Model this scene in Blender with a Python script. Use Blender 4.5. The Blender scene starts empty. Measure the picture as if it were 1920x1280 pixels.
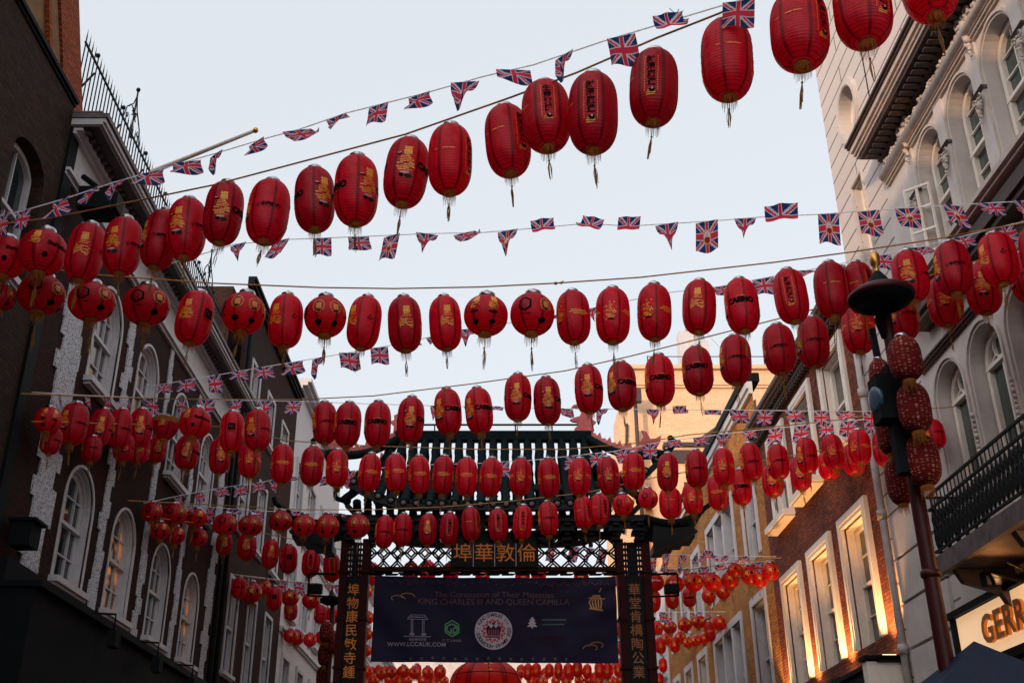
import bpy, math, random
from math import sin, cos, pi, radians, sqrt
from mathutils import Vector
random.seed(7)
SC = bpy.context.scene
COL = SC.collection

# ------------------------------------------------------------------ camera
F, CX, CY, PITCH, CAMZ = 2050.0, 925.0, 640.0, radians(25.55), 1.6
cd = bpy.data.cameras.new('camera'); cam = bpy.data.objects.new('camera', cd); COL.objects.link(cam)
cam.location = (0, 0, CAMZ); cam.rotation_euler = (pi/2 + PITCH, 0, 0)
cd.sensor_width = 36; cd.lens = F/1920*36; cd.shift_x = (960-CX)/1920; cd.clip_end = 2000; cd.clip_start = 0.05
SC.camera = cam

# ------------------------------------------------------------------ world, sun, exposure
SUN_EL, SUN_AZ = radians(8), radians(32)          # azimuth: how far left of straight behind the camera
w = bpy.data.worlds.new('World'); SC.world = w; w.use_nodes = True
nt = w.node_tree; nt.nodes.clear()
out = nt.nodes.new('ShaderNodeOutputWorld'); bg = nt.nodes.new('ShaderNodeBackground')
sky = nt.nodes.new('ShaderNodeTexSky'); sky.sky_type = 'NISHITA'; sky.sun_disc = False
sky.sun_elevation = SUN_EL; sky.sun_rotation = pi + SUN_AZ
sky.air_density = 1.0; sky.dust_density = 3.0; sky.ozone_density = 1.5
hs = nt.nodes.new('ShaderNodeHueSaturation'); hs.inputs['Saturation'].default_value = 0.55
mx = nt.nodes.new('ShaderNodeMix'); mx.data_type = 'RGBA'; mx.inputs[0].default_value = 0.62
mx.inputs[7].default_value = (6.9, 7.25, 7.7, 1)      # thin even high cloud over the whole sky
nt.links.new(sky.outputs[0], hs.inputs['Color']); nt.links.new(hs.outputs[0], mx.inputs[6])
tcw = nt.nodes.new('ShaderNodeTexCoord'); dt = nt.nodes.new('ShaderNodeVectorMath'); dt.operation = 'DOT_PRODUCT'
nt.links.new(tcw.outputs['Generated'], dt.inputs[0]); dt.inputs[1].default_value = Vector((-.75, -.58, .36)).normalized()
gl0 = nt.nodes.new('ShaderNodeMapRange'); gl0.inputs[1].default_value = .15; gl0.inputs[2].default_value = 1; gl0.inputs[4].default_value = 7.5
nt.links.new(dt.outputs['Value'], gl0.inputs[0])       # warm glow added to the sky behind the view to brighten the right walls
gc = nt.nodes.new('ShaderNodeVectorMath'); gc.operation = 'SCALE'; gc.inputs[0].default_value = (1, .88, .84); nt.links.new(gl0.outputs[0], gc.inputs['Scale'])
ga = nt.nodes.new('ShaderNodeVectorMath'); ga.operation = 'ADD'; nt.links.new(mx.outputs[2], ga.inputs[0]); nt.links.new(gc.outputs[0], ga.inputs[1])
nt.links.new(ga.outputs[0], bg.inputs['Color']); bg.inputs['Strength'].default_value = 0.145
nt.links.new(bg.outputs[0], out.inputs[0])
sd = bpy.data.lights.new('sun', 'SUN'); sd.energy = 2.4; sd.angle = radians(0.5); sd.color = (1.0, 0.64, 0.40)
so = bpy.data.objects.new('sun', sd); COL.objects.link(so)
so.rotation_euler = Vector((sin(SUN_AZ)*cos(SUN_EL), cos(SUN_AZ)*cos(SUN_EL), -sin(SUN_EL))).to_track_quat('-Z', 'Y').to_euler()
SC.view_settings.view_transform = 'Standard'; SC.view_settings.look = 'None'
SC.view_settings.exposure = 0.15; SC.view_settings.gamma = 1
try:
    SC.cycles.max_bounces = 6; SC.cycles.transparent_max_bounces = 6; SC.cycles.sample_clamp_indirect = 4
except Exception: pass

# ------------------------------------------------------------------ measuring helpers
CP, SP = cos(PITCH), sin(PITCH)
def ray(px, py):
    u = (px-CX)/F; v = (CY-py)/F
    return Vector((u, CP - v*SP, SP + v*CP))
def at(px, py, d): return Vector((0, 0, CAMZ)) + ray(px, py)*d
def atY(px, py, Y):
    r = ray(px, py); return Vector((0, 0, CAMZ)) + r*(Y/r.y)
def atX(px, py, X):
    r = ray(px, py); return Vector((0, 0, CAMZ)) + r*(X/r.x)

# ------------------------------------------------------------------ materials
def nodes(m):
    m.use_nodes = True; n = m.node_tree.nodes; return n, m.node_tree.links, n['Principled BSDF']
def mat(name, col, rough=0.7, metal=0.0, noise=0.0, scale=6.0, bump=0.0, bscale=40.0, emit=None, estr=0, spec=0.4):
    m = bpy.data.materials.new(name); n, l, b = nodes(m)
    b.inputs['Base Color'].default_value = (*col, 1); b.inputs['Roughness'].default_value = rough
    b.inputs['Metallic'].default_value = metal; b.inputs['Specular IOR Level'].default_value = spec
    tc = n.new('ShaderNodeTexCoord')
    if noise:
        t = n.new('ShaderNodeTexNoise'); t.inputs['Scale'].default_value = scale; t.inputs['Detail'].default_value = 6
        t.inputs['Roughness'].default_value = .65
        l.new(tc.outputs['Object'], t.inputs['Vector'])
        r = n.new('ShaderNodeValToRGB')
        r.color_ramp.elements[0].position = .3; r.color_ramp.elements[1].position = .72
        r.color_ramp.elements[0].color = (*[max(0, c*(1-noise)) for c in col], 1)
        r.color_ramp.elements[1].color = (*[min(1, c*(1+noise*.6)) for c in col], 1)
        l.new(t.outputs[0], r.inputs[0]); l.new(r.outputs[0], b.inputs['Base Color'])
    if bump:
        t2 = n.new('ShaderNodeTexNoise'); t2.inputs['Scale'].default_value = bscale; t2.inputs['Detail'].default_value = 4
        l.new(tc.outputs['Object'], t2.inputs['Vector'])
        bp = n.new('ShaderNodeBump'); bp.inputs['Strength'].default_value = bump; bp.inputs['Distance'].default_value = .02
        l.new(t2.outputs[0], bp.inputs['Height']); l.new(bp.outputs[0], b.inputs['Normal'])
    if emit:
        b.inputs['Emission Color'].default_value = (*emit, 1); b.inputs['Emission Strength'].default_value = estr
    return m
def brick(name, c1, c2, mortar, bw=.225, bh=.075, ms=.012, noise=.5, bump=.5, dirt=(.02, .018, .018), dirtamt=.5, off=.5):
    m = bpy.data.materials.new(name); n, l, b = nodes(m); b.inputs['Roughness'].default_value = .9
    b.inputs['Specular IOR Level'].default_value = .15
    tc = n.new('ShaderNodeTexCoord'); sx = n.new('ShaderNodeSeparateXYZ'); l.new(tc.outputs['Object'], sx.inputs[0])
    ad = n.new('ShaderNodeMath'); l.new(sx.outputs[0], ad.inputs[0]); l.new(sx.outputs[1], ad.inputs[1])
    cb = n.new('ShaderNodeCombineXYZ'); l.new(ad.outputs[0], cb.inputs[0]); l.new(sx.outputs[2], cb.inputs[1])
    br = n.new('ShaderNodeTexBrick'); l.new(cb.outputs[0], br.inputs['Vector']); br.inputs['Scale'].default_value = 1
    br.inputs['Brick Width'].default_value = bw; br.inputs['Row Height'].default_value = bh
    br.inputs['Mortar Size'].default_value = ms; br.inputs['Mortar Smooth'].default_value = .2; br.offset = off
    br.inputs['Color1'].default_value = (*c1, 1); br.inputs['Color2'].default_value = (*c2, 1); br.inputs['Mortar'].default_value = (*mortar, 1)
    t = n.new('ShaderNodeTexNoise'); t.inputs['Scale'].default_value = .9; t.inputs['Detail'].default_value = 8; t.inputs['Roughness'].default_value = .7
    l.new(tc.outputs['Object'], t.inputs['Vector'])
    r = n.new('ShaderNodeMapRange'); r.inputs[1].default_value = .42; r.inputs[2].default_value = .72; r.inputs[4].default_value = dirtamt
    l.new(t.outputs[0], r.inputs[0])
    mxn = n.new('ShaderNodeMix'); mxn.data_type = 'RGBA'; l.new(r.outputs[0], mxn.inputs[0]); l.new(br.outputs[0], mxn.inputs[6])
    mxn.inputs[7].default_value = (*dirt, 1)
    t3 = n.new('ShaderNodeTexNoise'); t3.inputs['Scale'].default_value = 22; t3.inputs['Detail'].default_value = 3
    l.new(cb.outputs[0], t3.inputs['Vector'])
    r3 = n.new('ShaderNodeMapRange'); r3.inputs[1].default_value = .3; r3.inputs[2].default_value = .7
    r3.inputs[3].default_value = 1-noise; r3.inputs[4].default_value = 1+noise*.5
    l.new(t3.outputs[0], r3.inputs[0])
    vm = n.new('ShaderNodeVectorMath'); vm.operation = 'SCALE'; l.new(mxn.outputs[2], vm.inputs[0]); l.new(r3.outputs[0], vm.inputs['Scale'])
    l.new(vm.outputs[0], b.inputs['Base Color'])
    bp = n.new('ShaderNodeBump'); bp.inputs['Strength'].default_value = bump; bp.inputs['Distance'].default_value = .012; bp.invert = True
    l.new(br.outputs['Fac'], bp.inputs['Height']); l.new(bp.outputs[0], b.inputs['Normal'])
    return m
def cloth(name, col, trans=.5, rough=.75, emit=0, noise=.15):
    m = mat(name, col, rough, noise=noise, scale=9, spec=.2); n = m.node_tree.nodes; l = m.node_tree.links
    b = n['Principled BSDF']; o = n['Material Output']
    t = n.new('ShaderNodeBsdfTranslucent'); t.inputs[0].default_value = (*[min(1, c*1.3) for c in col], 1)
    x = n.new('ShaderNodeMixShader'); x.inputs[0].default_value = trans
    l.new(b.outputs[0], x.inputs[1]); l.new(t.outputs[0], x.inputs[2]); l.new(x.outputs[0], o.inputs['Surface'])
    if emit:
        b.inputs['Emission Color'].default_value = (*col, 1); b.inputs['Emission Strength'].default_value = emit
    return m
def lantern_mat(name, col, seam, emit=0, nseam=6):
    """paper/silk skin: thin wire hoops under it, darker doubled cloth along the vertical seams"""
    m = bpy.data.materials.new(name); n, l, b = nodes(m); o = n['Material Output']
    b.inputs['Roughness'].default_value = .36; b.inputs['Specular IOR Level'].default_value = .5
    tc = n.new('ShaderNodeTexCoord'); sx = n.new('ShaderNodeSeparateXYZ'); l.new(tc.outputs['Object'], sx.inputs[0])
    def M(op, a, b_=None):
        q = n.new('ShaderNodeMath'); q.operation = op
        for i, v in enumerate((a, b_)):
            if v is None: continue
            if isinstance(v, (int, float)): q.inputs[i].default_value = v
            else: l.new(v, q.inputs[i])
        return q.outputs[0]
    ang = M('ARCTAN2', sx.outputs[1], sx.outputs[0])
    s = M('ABSOLUTE', M('SINE', M('MULTIPLY', ang, nseam/2)))
    seamf = n.new('ShaderNodeMapRange'); seamf.inputs[1].default_value = .13; seamf.inputs[2].default_value = .30
    seamf.inputs[3].default_value = 1; seamf.inputs[4].default_value = 0; l.new(s, seamf.inputs[0])
    oi = n.new('ShaderNodeObjectInfo')
    hv = n.new('ShaderNodeMapRange'); hv.inputs[3].default_value = .84; hv.inputs[4].default_value = 1.12; l.new(oi.outputs['Random'], hv.inputs[0])
    nz = n.new('ShaderNodeTexNoise'); nz.inputs['Scale'].default_value = 3; nz.inputs['Detail'].default_value = 5; l.new(tc.outputs['Object'], nz.inputs['Vector'])
    nr = n.new('ShaderNodeMapRange'); nr.inputs[1].default_value = .3; nr.inputs[2].default_value = .7; nr.inputs[3].default_value = .8; nr.inputs[4].default_value = 1.15
    l.new(nz.outputs[0], nr.inputs[0])
    k = M('MULTIPLY', hv.outputs[0], nr.outputs[0])
    mc = n.new('ShaderNodeMix'); mc.data_type = 'RGBA'; l.new(seamf.outputs[0], mc.inputs[0])
    mc.inputs[6].default_value = (*col, 1); mc.inputs[7].default_value = (*seam, 1)
    vm = n.new('ShaderNodeVectorMath'); vm.operation = 'SCALE'; l.new(mc.outputs[2], vm.inputs[0]); l.new(k, vm.inputs['Scale'])
    l.new(vm.outputs[0], b.inputs['Base Color'])
    t = n.new('ShaderNodeBsdfTranslucent'); l.new(vm.outputs[0], t.inputs[0])
    x = n.new('ShaderNodeMixShader'); x.inputs[0].default_value = .68
    l.new(b.outputs[0], x.inputs[1]); l.new(t.outputs[0], x.inputs[2]); l.new(x.outputs[0], o.inputs['Surface'])
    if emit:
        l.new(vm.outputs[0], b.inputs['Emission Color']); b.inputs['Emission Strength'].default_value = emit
    return m
M = {}
M['red'] = lantern_mat('lantern_cloth', (.88, .010, .050), (.36, .003, .016))
M['red_hoop'] = lantern_mat('lantern_cloth_over_wire', (.44, .004, .020), (.19, .002, .008))
M['red_glow'] = lantern_mat('lantern_cloth_glowing', (.75, .016, .010), (.42, .006, .005), emit=.16)
M['gold_print'] = mat('gold_print', (.80, .33, .02), .45, spec=.5)
M['gold_dim'] = mat('dull_gold_print', (.55, .24, .06), .5)
M['black_print'] = mat('black_print', (.006, .004, .005), .85, spec=.05)
M['faint_print'] = mat('faint_dark_print', (.10, .006, .012), .6)
M['green_print'] = mat('dark_green_print', (.008, .025, .015), .8, spec=.1)
M['white_print'] = mat('white_print', (.75, .7, .7), .5)
M['pink_print'] = mat('pale_pink_print', (.55, .22, .25), .5)
M['chrome'] = mat('silver_cap', (.42, .42, .45), .25, 1.0)
M['fringe'] = cloth('gold_fringe', (.40, .17, .035), .4, .8, noise=.7)
M['tassel'] = cloth('tassel_thread', (.34, .17, .04), .4, .8)
M['wire'] = mat('thin_wire', (.12, .11, .12), .5, .5)
M['rope'] = mat('gold_rope', (.42, .20, .05), .8, noise=.4, scale=60)
M['ribbon'] = cloth('white_ribbon', (.85, .86, .9), .5)
M['navy'] = cloth('flag_navy', (.020, .040, .15), .5)
M['fwhite'] = cloth('flag_white', (.62, .62, .70), .5)
M['fred'] = cloth('flag_red', (.62, .035, .075), .5)
M['fgold'] = cloth('flag_gold', (.75, .30, .06), .4)
M['fcoat'] = cloth('flag_dark_red', (.26, .02, .03), .4)
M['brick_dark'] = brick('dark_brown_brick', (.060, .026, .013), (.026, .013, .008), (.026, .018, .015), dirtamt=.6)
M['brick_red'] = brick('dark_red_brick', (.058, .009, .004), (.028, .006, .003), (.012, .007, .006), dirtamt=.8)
M['brick_mid'] = brick('red_brown_brick', (.40, .10, .045), (.20, .045, .025), (.10, .055, .045), dirtamt=.85, noise=.7)
M['brick_yellow'] = brick('yellow_stock_brick', (.74, .33, .075), (.44, .16, .04), (.24, .13, .06), dirtamt=.45, noise=.6)
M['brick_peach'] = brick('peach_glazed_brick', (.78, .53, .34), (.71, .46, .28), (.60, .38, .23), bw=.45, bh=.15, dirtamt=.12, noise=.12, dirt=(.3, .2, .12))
M['brick_orange'] = brick('orange_edge_brick', (.45, .09, .03), (.30, .06, .02), (.12, .05, .03), dirtamt=.2)
M['tan'] = mat('tan_render', (.22, .11, .045), .9, noise=.5, scale=2.5, bump=.3)
M['slate'] = mat('slate_roof', (.03, .03, .034), .7, noise=.4)
M['white'] = mat('white_paint', (.52, .51, .53), .55, noise=.12, scale=5, bump=.05)
M['white_warm'] = mat('warm_white_paint', (.80, .73, .65), .55, noise=.10, scale=5)
M['cream'] = mat('cream_stucco', (.52, .475, .455), .75, noise=.2, scale=1.4, bump=.12, bscale=30)
M['cream_joint'] = brick('jointed_stucco', (.55, .50, .48), (.51, .465, .45), (.17, .14, .13), bw=3.1, bh=.42, ms=.022, noise=.06, bump=.8, dirtamt=.12, dirt=(.3, .27, .26))
M['cream_pale'] = mat('pale_stone_trim', (.50, .43, .385), .7, noise=.2, scale=6, bump=.2, bscale=30)
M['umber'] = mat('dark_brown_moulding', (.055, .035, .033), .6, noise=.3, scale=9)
M['ledge'] = mat('sooty_cornice', (.13, .10, .105), .7, noise=.4, scale=5)
M['render'] = mat('pebbledash', (.50, .53, .58), .95, noise=.0)
n_, l_, b_ = nodes(M['render'])
_tc = n_.new('ShaderNodeTexCoord'); _v = n_.new('ShaderNodeTexNoise'); _v.inputs['Scale'].default_value = 42; _v.inputs['Detail'].default_value = 3
_v.inputs['Roughness'].default_value = .6
l_.new(_tc.outputs['Object'], _v.inputs['Vector'])
_r = n_.new('ShaderNodeValToRGB'); _r.color_ramp.elements[0].position = .40; _r.color_ramp.elements[1].position = .5
_r.color_ramp.elements[0].color = (.10, .10, .115, 1); _r.color_ramp.elements[1].color = (.60, .62, .66, 1)
l_.new(_v.outputs[0], _r.inputs[0]); l_.new(_r.outputs[0], b_.inputs['Base Color'])
_b = n_.new('ShaderNodeBump'); _b.inputs['Strength'].default_value = .8; _b.inputs['Distance'].default_value = .02
l_.new(_v.outputs[0], _b.inputs['Height']); l_.new(_b.outputs[0], b_.inputs['Normal'])
M['iron'] = mat('black_iron', (.004, .006, .008), .6, 0, spec=.2)
M['black'] = mat('black_paint', (.0035, .0055, .0075), .7, noise=.3, spec=.12)
M['gate_black'] = mat('gate_black_lacquer', (.003, .006, .008), .5, noise=.3, spec=.15)
M['gate_tile'] = mat('dark_green_glazed_tile', (.003, .009, .011), .75, noise=.4, scale=10, spec=.06)
M['gate_red'] = mat('gate_dark_red', (.032, .003, .004), .6, noise=.3, spec=.12)
M['gate_pink'] = mat('gate_faded_red', (.50, .10, .10), .6, noise=.3, scale=8)
M['char_gold'] = mat('gilded_characters', (.80, .24, .015), .5)
M['char_dull'] = mat('dull_gilded_characters', (.30, .115, .025), .5)
M['glass'] = mat('window_glass', (.018, .024, .028), .04, spec=.9)
M['glass_green'] = mat('greenish_glass', (.03, .055, .050), .05, spec=.9)
M['glass_amber'] = mat('glass_amber_reflection', (.05, .03, .02), .1, emit=(1.0, .30, .05), estr=.35, spec=.6)  # amber patches put into the pane as emission, for reflected sunlight
n_, l_, b_ = nodes(M['glass_amber']); _t = n_.new('ShaderNodeTexCoord'); _w = n_.new('ShaderNodeTexNoise'); _w.inputs['Scale'].default_value = 2.6
l_.new(_t.outputs['Object'], _w.inputs['Vector']); _q = n_.new('ShaderNodeMapRange'); _q.inputs[1].default_value = .5; _q.inputs[2].default_value = .62; _q.inputs[4].default_value = .28
l_.new(_w.outputs[0], _q.inputs[0]); l_.new(_q.outputs[0], b_.inputs['Emission Strength'])
M['curtain'] = mat('net_curtain_behind_glass', (.085, .075, .066), .15, spec=.8, noise=.4, scale=3)
M['post_red'] = mat('lamp_post_red', (.045, .005, .006), .45, noise=.25, spec=.25)
M['lens'] = mat('blue_lens', (.03, .085, .14), .3, spec=.5)
M['brass'] = mat('brass', (.55, .28, .08), .35, 1.0)
M['banner'] = cloth('navy_banner_cloth', (.010, .009, .034), .12, .7)
M['banner_dim'] = mat('dull_copper_print', (.085, .04, .040), .6)
M['banner_grey'] = mat('lilac_grey_print', (.22, .20, .28), .6)
M['banner_white'] = mat('pale_print', (.42, .38, .44), .6)
M['banner_red'] = mat('emblem_red', (.38, .03, .05), .6)
M['banner_green'] = mat('logo_green', (.05, .22, .09), .6)
M['banner_gold'] = mat('banner_gold', (.33, .15, .04), .5)
M['banner_teal'] = mat('faint_teal_print', (.03, .06, .09), .6)
M['sign_lit'] = mat('lit_sign_face', (.8, .7, .6), .5, emit=(1.0, .60, .30), estr=.62)
M['sign_gold'] = mat('sign_gold_letters', (.75, .30, .04), .3, .6)
M['tent'] = cloth('blue_tent_cloth', (.020, .036, .075), .3)
M['asphalt'] = mat('asphalt', (.05, .05, .05), .9, noise=.3, scale=3)
M['paving'] = mat('paving', (.16, .15, .14), .9, noise=.2, scale=2)
M['pipe'] = mat('painted_pipe', (.36, .33, .32), .5, noise=.2)
M['lamp_face'] = mat('lamp_glow', (1, .7, .4), .5, emit=(1.0, .62, .25), estr=9)
# woven lamp-post lantern with bright sequin gaps
def woven():
    m = brick('woven_red_lantern', (.19, .010, .009), (.12, .006, .007), (.06, .003, .004), bw=.06, bh=.022, ms=.003, noise=.2, dirtamt=0)
    n, l, b = m.node_tree.nodes, m.node_tree.links, m.node_tree.nodes['Principled BSDF']
    b.inputs['Roughness'].default_value = .6; b.inputs['Specular IOR Level'].default_value = .1
    tc = n.new('ShaderNodeTexCoord'); sx = n.new('ShaderNodeSeparateXYZ'); l.new(tc.outputs['Object'], sx.inputs[0])
    a = n.new('ShaderNodeMath'); a.operation = 'ARCTAN2'; l.new(sx.outputs[1], a.inputs[0]); l.new(sx.outputs[0], a.inputs[1])
    a2 = n.new('ShaderNodeMath'); a2.operation = 'MULTIPLY'; l.new(a.outputs[0], a2.inputs[0]); a2.inputs[1].default_value = .22
    cb = n.new('ShaderNodeCombineXYZ'); l.new(a2.outputs[0], cb.inputs[0]); l.new(sx.outputs[2], cb.inputs[1])
    for nd in n:
        if nd.type == 'TEX_BRICK':
            for q in list(nd.inputs['Vector'].links): l.remove(q)
            l.new(cb.outputs[0], nd.inputs['Vector'])
    vo = n.new('ShaderNodeTexVoronoi'); vo.inputs['Scale'].default_value = 1; vo.inputs['Randomness'].default_value = .4; mp = n.new('ShaderNodeMapping')
    mp.inputs['Scale'].default_value = (15, 46, 1); l.new(cb.outputs[0], mp.inputs[0]); l.new(mp.outputs[0], vo.inputs['Vector'])
    sc_ = n.new('ShaderNodeSeparateColor'); l.new(vo.outputs['Color'], sc_.inputs[0])
    g = n.new('ShaderNodeMath'); g.operation = 'GREATER_THAN'; g.inputs[1].default_value = .80; l.new(sc_.outputs[0], g.inputs[0])
    d = n.new('ShaderNodeMath'); d.operation = 'LESS_THAN'; d.inputs[1].default_value = .33; l.new(vo.outputs['Distance'], d.inputs[0])
    mu = n.new('ShaderNodeMath'); mu.operation = 'MULTIPLY'; l.new(g.outputs[0], mu.inputs[0]); l.new(d.outputs[0], mu.inputs[1])
    src = b.inputs['Base Color'].links[0].from_socket
    mxx = n.new('ShaderNodeMix'); mxx.data_type = 'RGBA'; l.new(mu.outputs[0], mxx.inputs[0]); l.new(src, mxx.inputs[6]); mxx.inputs[7].default_value = (.95, .50, .34, 1)
    l.new(mxx.outputs[2], b.inputs['Base Color'])
    return m
M['woven'] = woven()

# ------------------------------------------------------------------ mesh helper
class MB:
    def __init__(s): s.v = []; s.f = []; s.m = []; s.sm = []
    def add(s, vs, fs, mi=0, smooth=False):
        o = len(s.v); s.v += [tuple(v) for v in vs]
        for f in fs: s.f.append([i+o for i in f]); s.m.append(mi); s.sm.append(smooth)
    def box(s, x0, x1, y0, y1, z0, z1, mi=0):
        v = [(x, y, z) for z in (z0, z1) for y in (y0, y1) for x in (x0, x1)]
        s.add(v, [(0, 2, 3, 1), (4, 5, 7, 6), (0, 1, 5, 4), (2, 6, 7, 3), (0, 4, 6, 2), (1, 3, 7, 5)], mi)
    def obox(s, p0, p1, w, h, mi=0):
        """square-section bar between two points"""
        p0, p1 = Vector(p0), Vector(p1); d = (p1-p0).normalized()
        up = Vector((0, 0, 1)) if abs(d.z) < .95 else Vector((0, 1, 0))
        a = d.cross(up).normalized()*(w/2); b = a.cross(d).normalized()*(h/2)
        v = [p + i*a + j*b for p in (p0, p1) for i, j in ((-1, -1), (1, -1), (1, 1), (-1, 1))]
        s.add(v, [(3, 2, 1, 0), (4, 5, 6, 7), (0, 1, 5, 4), (1, 2, 6, 5), (2, 3, 7, 6), (3, 0, 4, 7)], mi)
    def tube(s, pts, r, n=6, mi=0, cap=True):
        pts = [Vector(p) for p in pts]; rs = r if isinstance(r, (list, tuple)) else [r]*len(pts)
        vs = []; prev = None
        for i, p in enumerate(pts):
            d = (pts[min(i+1, len(pts)-1)]-pts[max(i-1, 0)]).normalized()
            if prev is None:
                up = Vector((0, 0, 1)) if abs(d.z) < .9 else Vector((1, 0, 0)); a = d.cross(up).normalized()
            else:
                a = (prev - d*prev.dot(d)).normalized()
            prev = a; b = d.cross(a)
            for k in range(n):
                t = 2*pi*k/n; vs.append(p + (a*cos(t)+b*sin(t))*rs[i])
        fs = [(i*n+k, i*n+(k+1) % n, (i+1)*n+(k+1) % n, (i+1)*n+k) for i in range(len(pts)-1) for k in range(n)]
        if cap: fs += [tuple(range(n))[::-1], tuple((len(pts)-1)*n+k for k in range(n))]
        s.add(vs, fs, mi, n > 4)
    def lathe(s, prof, c=(0, 0, 0), n=24, mi=0, smooth=True):
        c = Vector(c); vs = []
        for r, z in prof:
            for k in range(n):
                t = 2*pi*k/n; vs.append(c+Vector((r*cos(t), r*sin(t), z)))
        s.add(vs, [(i*n+k, i*n+(k+1) % n, (i+1)*n+(k+1) % n, (i+1)*n+k) for i in range(len(prof)-1) for k in range(n)], mi, smooth)
    def sphere(s, c, r, n=10, mi=0, sz=1.0):
        s.lathe([(max(1e-4, r*sin(pi*i/(n//2+2))), -r*sz*cos(pi*i/(n//2+2))) for i in range(n//2+3)], c, n, mi)
    def poly(s, pts, th, axis, mi=0):
        """closed outline extruded by th along the axis vector"""
        ax = Vector(axis)*th; n = len(pts); v = [Vector(p) for p in pts] + [Vector(p)+ax for p in pts]
        s.add(v, [tuple(range(n))[::-1], tuple(range(n, 2*n))] + [(i, (i+1) % n, (i+1) % n+n, i+n) for i in range(n)], mi)
    def mesh(s, name, mats):
        me = bpy.data.meshes.new(name); me.from_pydata(s.v, [], s.f)
        for m in (mats if isinstance(mats, (list, tuple)) else [mats]): me.materials.append(M[m] if isinstance(m, str) else m)
        me.polygons.foreach_set('material_index', s.m); me.polygons.foreach_set('use_smooth', s.sm); me.update()
        return me
    def build(s, name, mats, parent=None, loc=None, rel=True):
        return link(name, s.mesh(name, mats), parent, loc, rel)
def link(name, me, parent=None, loc=None, rel=True):
    o = bpy.data.objects.new(name, me); COL.objects.link(o)
    if parent:
        o.parent = parent
        o.location = loc if loc is not None else ((-wl(parent)) if rel else (0, 0, 0))
    elif loc is not None: o.location = loc
    return o
def wl(o):
    v = Vector(o.location); p = o.parent
    while p: v += Vector(p.location); p = p.parent
    return v
def tag(o, label, cat, group=None, kind=None):
    if label: o['label'] = label
    if cat: o['category'] = cat
    if group: o['group'] = group
    if kind: o['kind'] = kind
    return o
def thing(name, loc, label, cat, group=None):
    o = bpy.data.objects.new(name, None); COL.objects.link(o); o.location = loc; o.empty_display_size = .1
    return tag(o, label, cat, group)
def struct(name, mb, m):
    o = mb.build(name, m); o['kind'] = 'structure'; return o

# ------------------------------------------------------------------ text as flat polygons
_tc_ = {}
def text2d(s, size=1.0, bold=0.0, align='CENTER', res=3, spacing=1.0):
    k = (s, size, bold, align, res, spacing)
    if k in _tc_: return _tc_[k]
    c = bpy.data.curves.new('t', 'FONT'); c.body = s; c.size = size; c.align_x = align; c.align_y = 'CENTER'
    c.resolution_u = res; c.offset = bold; c.space_character = spacing
    o = bpy.data.objects.new('t', c); COL.objects.link(o); bpy.context.view_layer.update()
    me = bpy.data.meshes.new_from_object(o.evaluated_get(bpy.context.evaluated_depsgraph_get()))
    vs = [(v.co.x, v.co.y) for v in me.vertices]; fs = [tuple(p.vertices) for p in me.polygons]
    bpy.data.objects.remove(o); bpy.data.curves.remove(c); bpy.data.meshes.remove(me)
    _tc_[k] = (vs, fs); return vs, fs
def tri_split(vs, fs, L):
    """split triangles until no edge is longer than L, so a print can wrap a curved skin"""
    vs = [tuple(v) for v in vs]; tris = []
    for f in fs:
        for i in range(1, len(f)-1): tris.append((f[0], f[i], f[i+1]))
    out = []; cache = {}
    def mid(a, b):
        k = (min(a, b), max(a, b))
        if k not in cache: vs.append(((vs[a][0]+vs[b][0])/2, (vs[a][1]+vs[b][1])/2)); cache[k] = len(vs)-1
        return cache[k]
    while tris:
        t = tris.pop(); e = [(abs(vs[t[i]][0]-vs[t[(i+1) % 3]][0]) + .6*abs(vs[t[i]][1]-vs[t[(i+1) % 3]][1]), i) for i in range(3)]
        d, i = max(e)
        if d > L and len(out) < 9000:
            a, b, c = t[i], t[(i+1) % 3], t[(i+2) % 3]; m_ = mid(a, b); tris += [(a, m_, c), (m_, b, c)]
        else: out.append(t)
    return vs, out

# ------------------------------------------------------------------ setting: ground
g = MB(); g.box(-400, 400, -300, 500, -1, 0); struct('ground', g, 'asphalt')
g = MB(); g.box(-4.6, 4.9, -60, 120, .004, .02); struct('road', g, 'asphalt')
g = MB(); g.box(-7, -4.6, -60, 120, .004, .13); g.box(4.9, 7.5, -60, 120, .004, .13); struct('pavement', g, 'paving')

# ------------------------------------------------------------------ facades
def arcpts(w_, h, rise=None, n=14):
    """arched opening outline from lower left, over the arch, to lower right; centre x=0, base z=0"""
    r = w_/2; rise = r if rise is None else rise
    p = [(-r, 0), (-r, h-rise)]
    for i in range(1, n): t = pi - pi*i/n; p.append((r*cos(t), h-rise+rise*sin(t)))
    return p + [(r, h-rise), (r, 0)]
def outline(w_, h, arch, rise=None): return arcpts(w_, h, rise) if arch else [(-w_/2, 0), (-w_/2, h), (w_/2, h), (w_/2, 0)]
def offset(path, d):
    out = []
    for i, p in enumerate(path):
        a = path[i-1] if i else p; b = path[i+1] if i < len(path)-1 else p
        def nrm(q, r_):
            dx, dz = r_[0]-q[0], r_[1]-q[1]; L = sqrt(dx*dx+dz*dz) or 1; return (-dz/L, dx/L)
        n1 = nrm(a, p) if i else nrm(p, b); n2 = nrm(p, b) if i < len(path)-1 else n1
        mx_, mz = n1[0]+n2[0], n1[1]+n2[1]; L = mx_*mx_+mz*mz or 1; k = 2*d/L
        out.append((p[0]+mx_*k, p[1]+mz*k))
    return out
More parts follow.
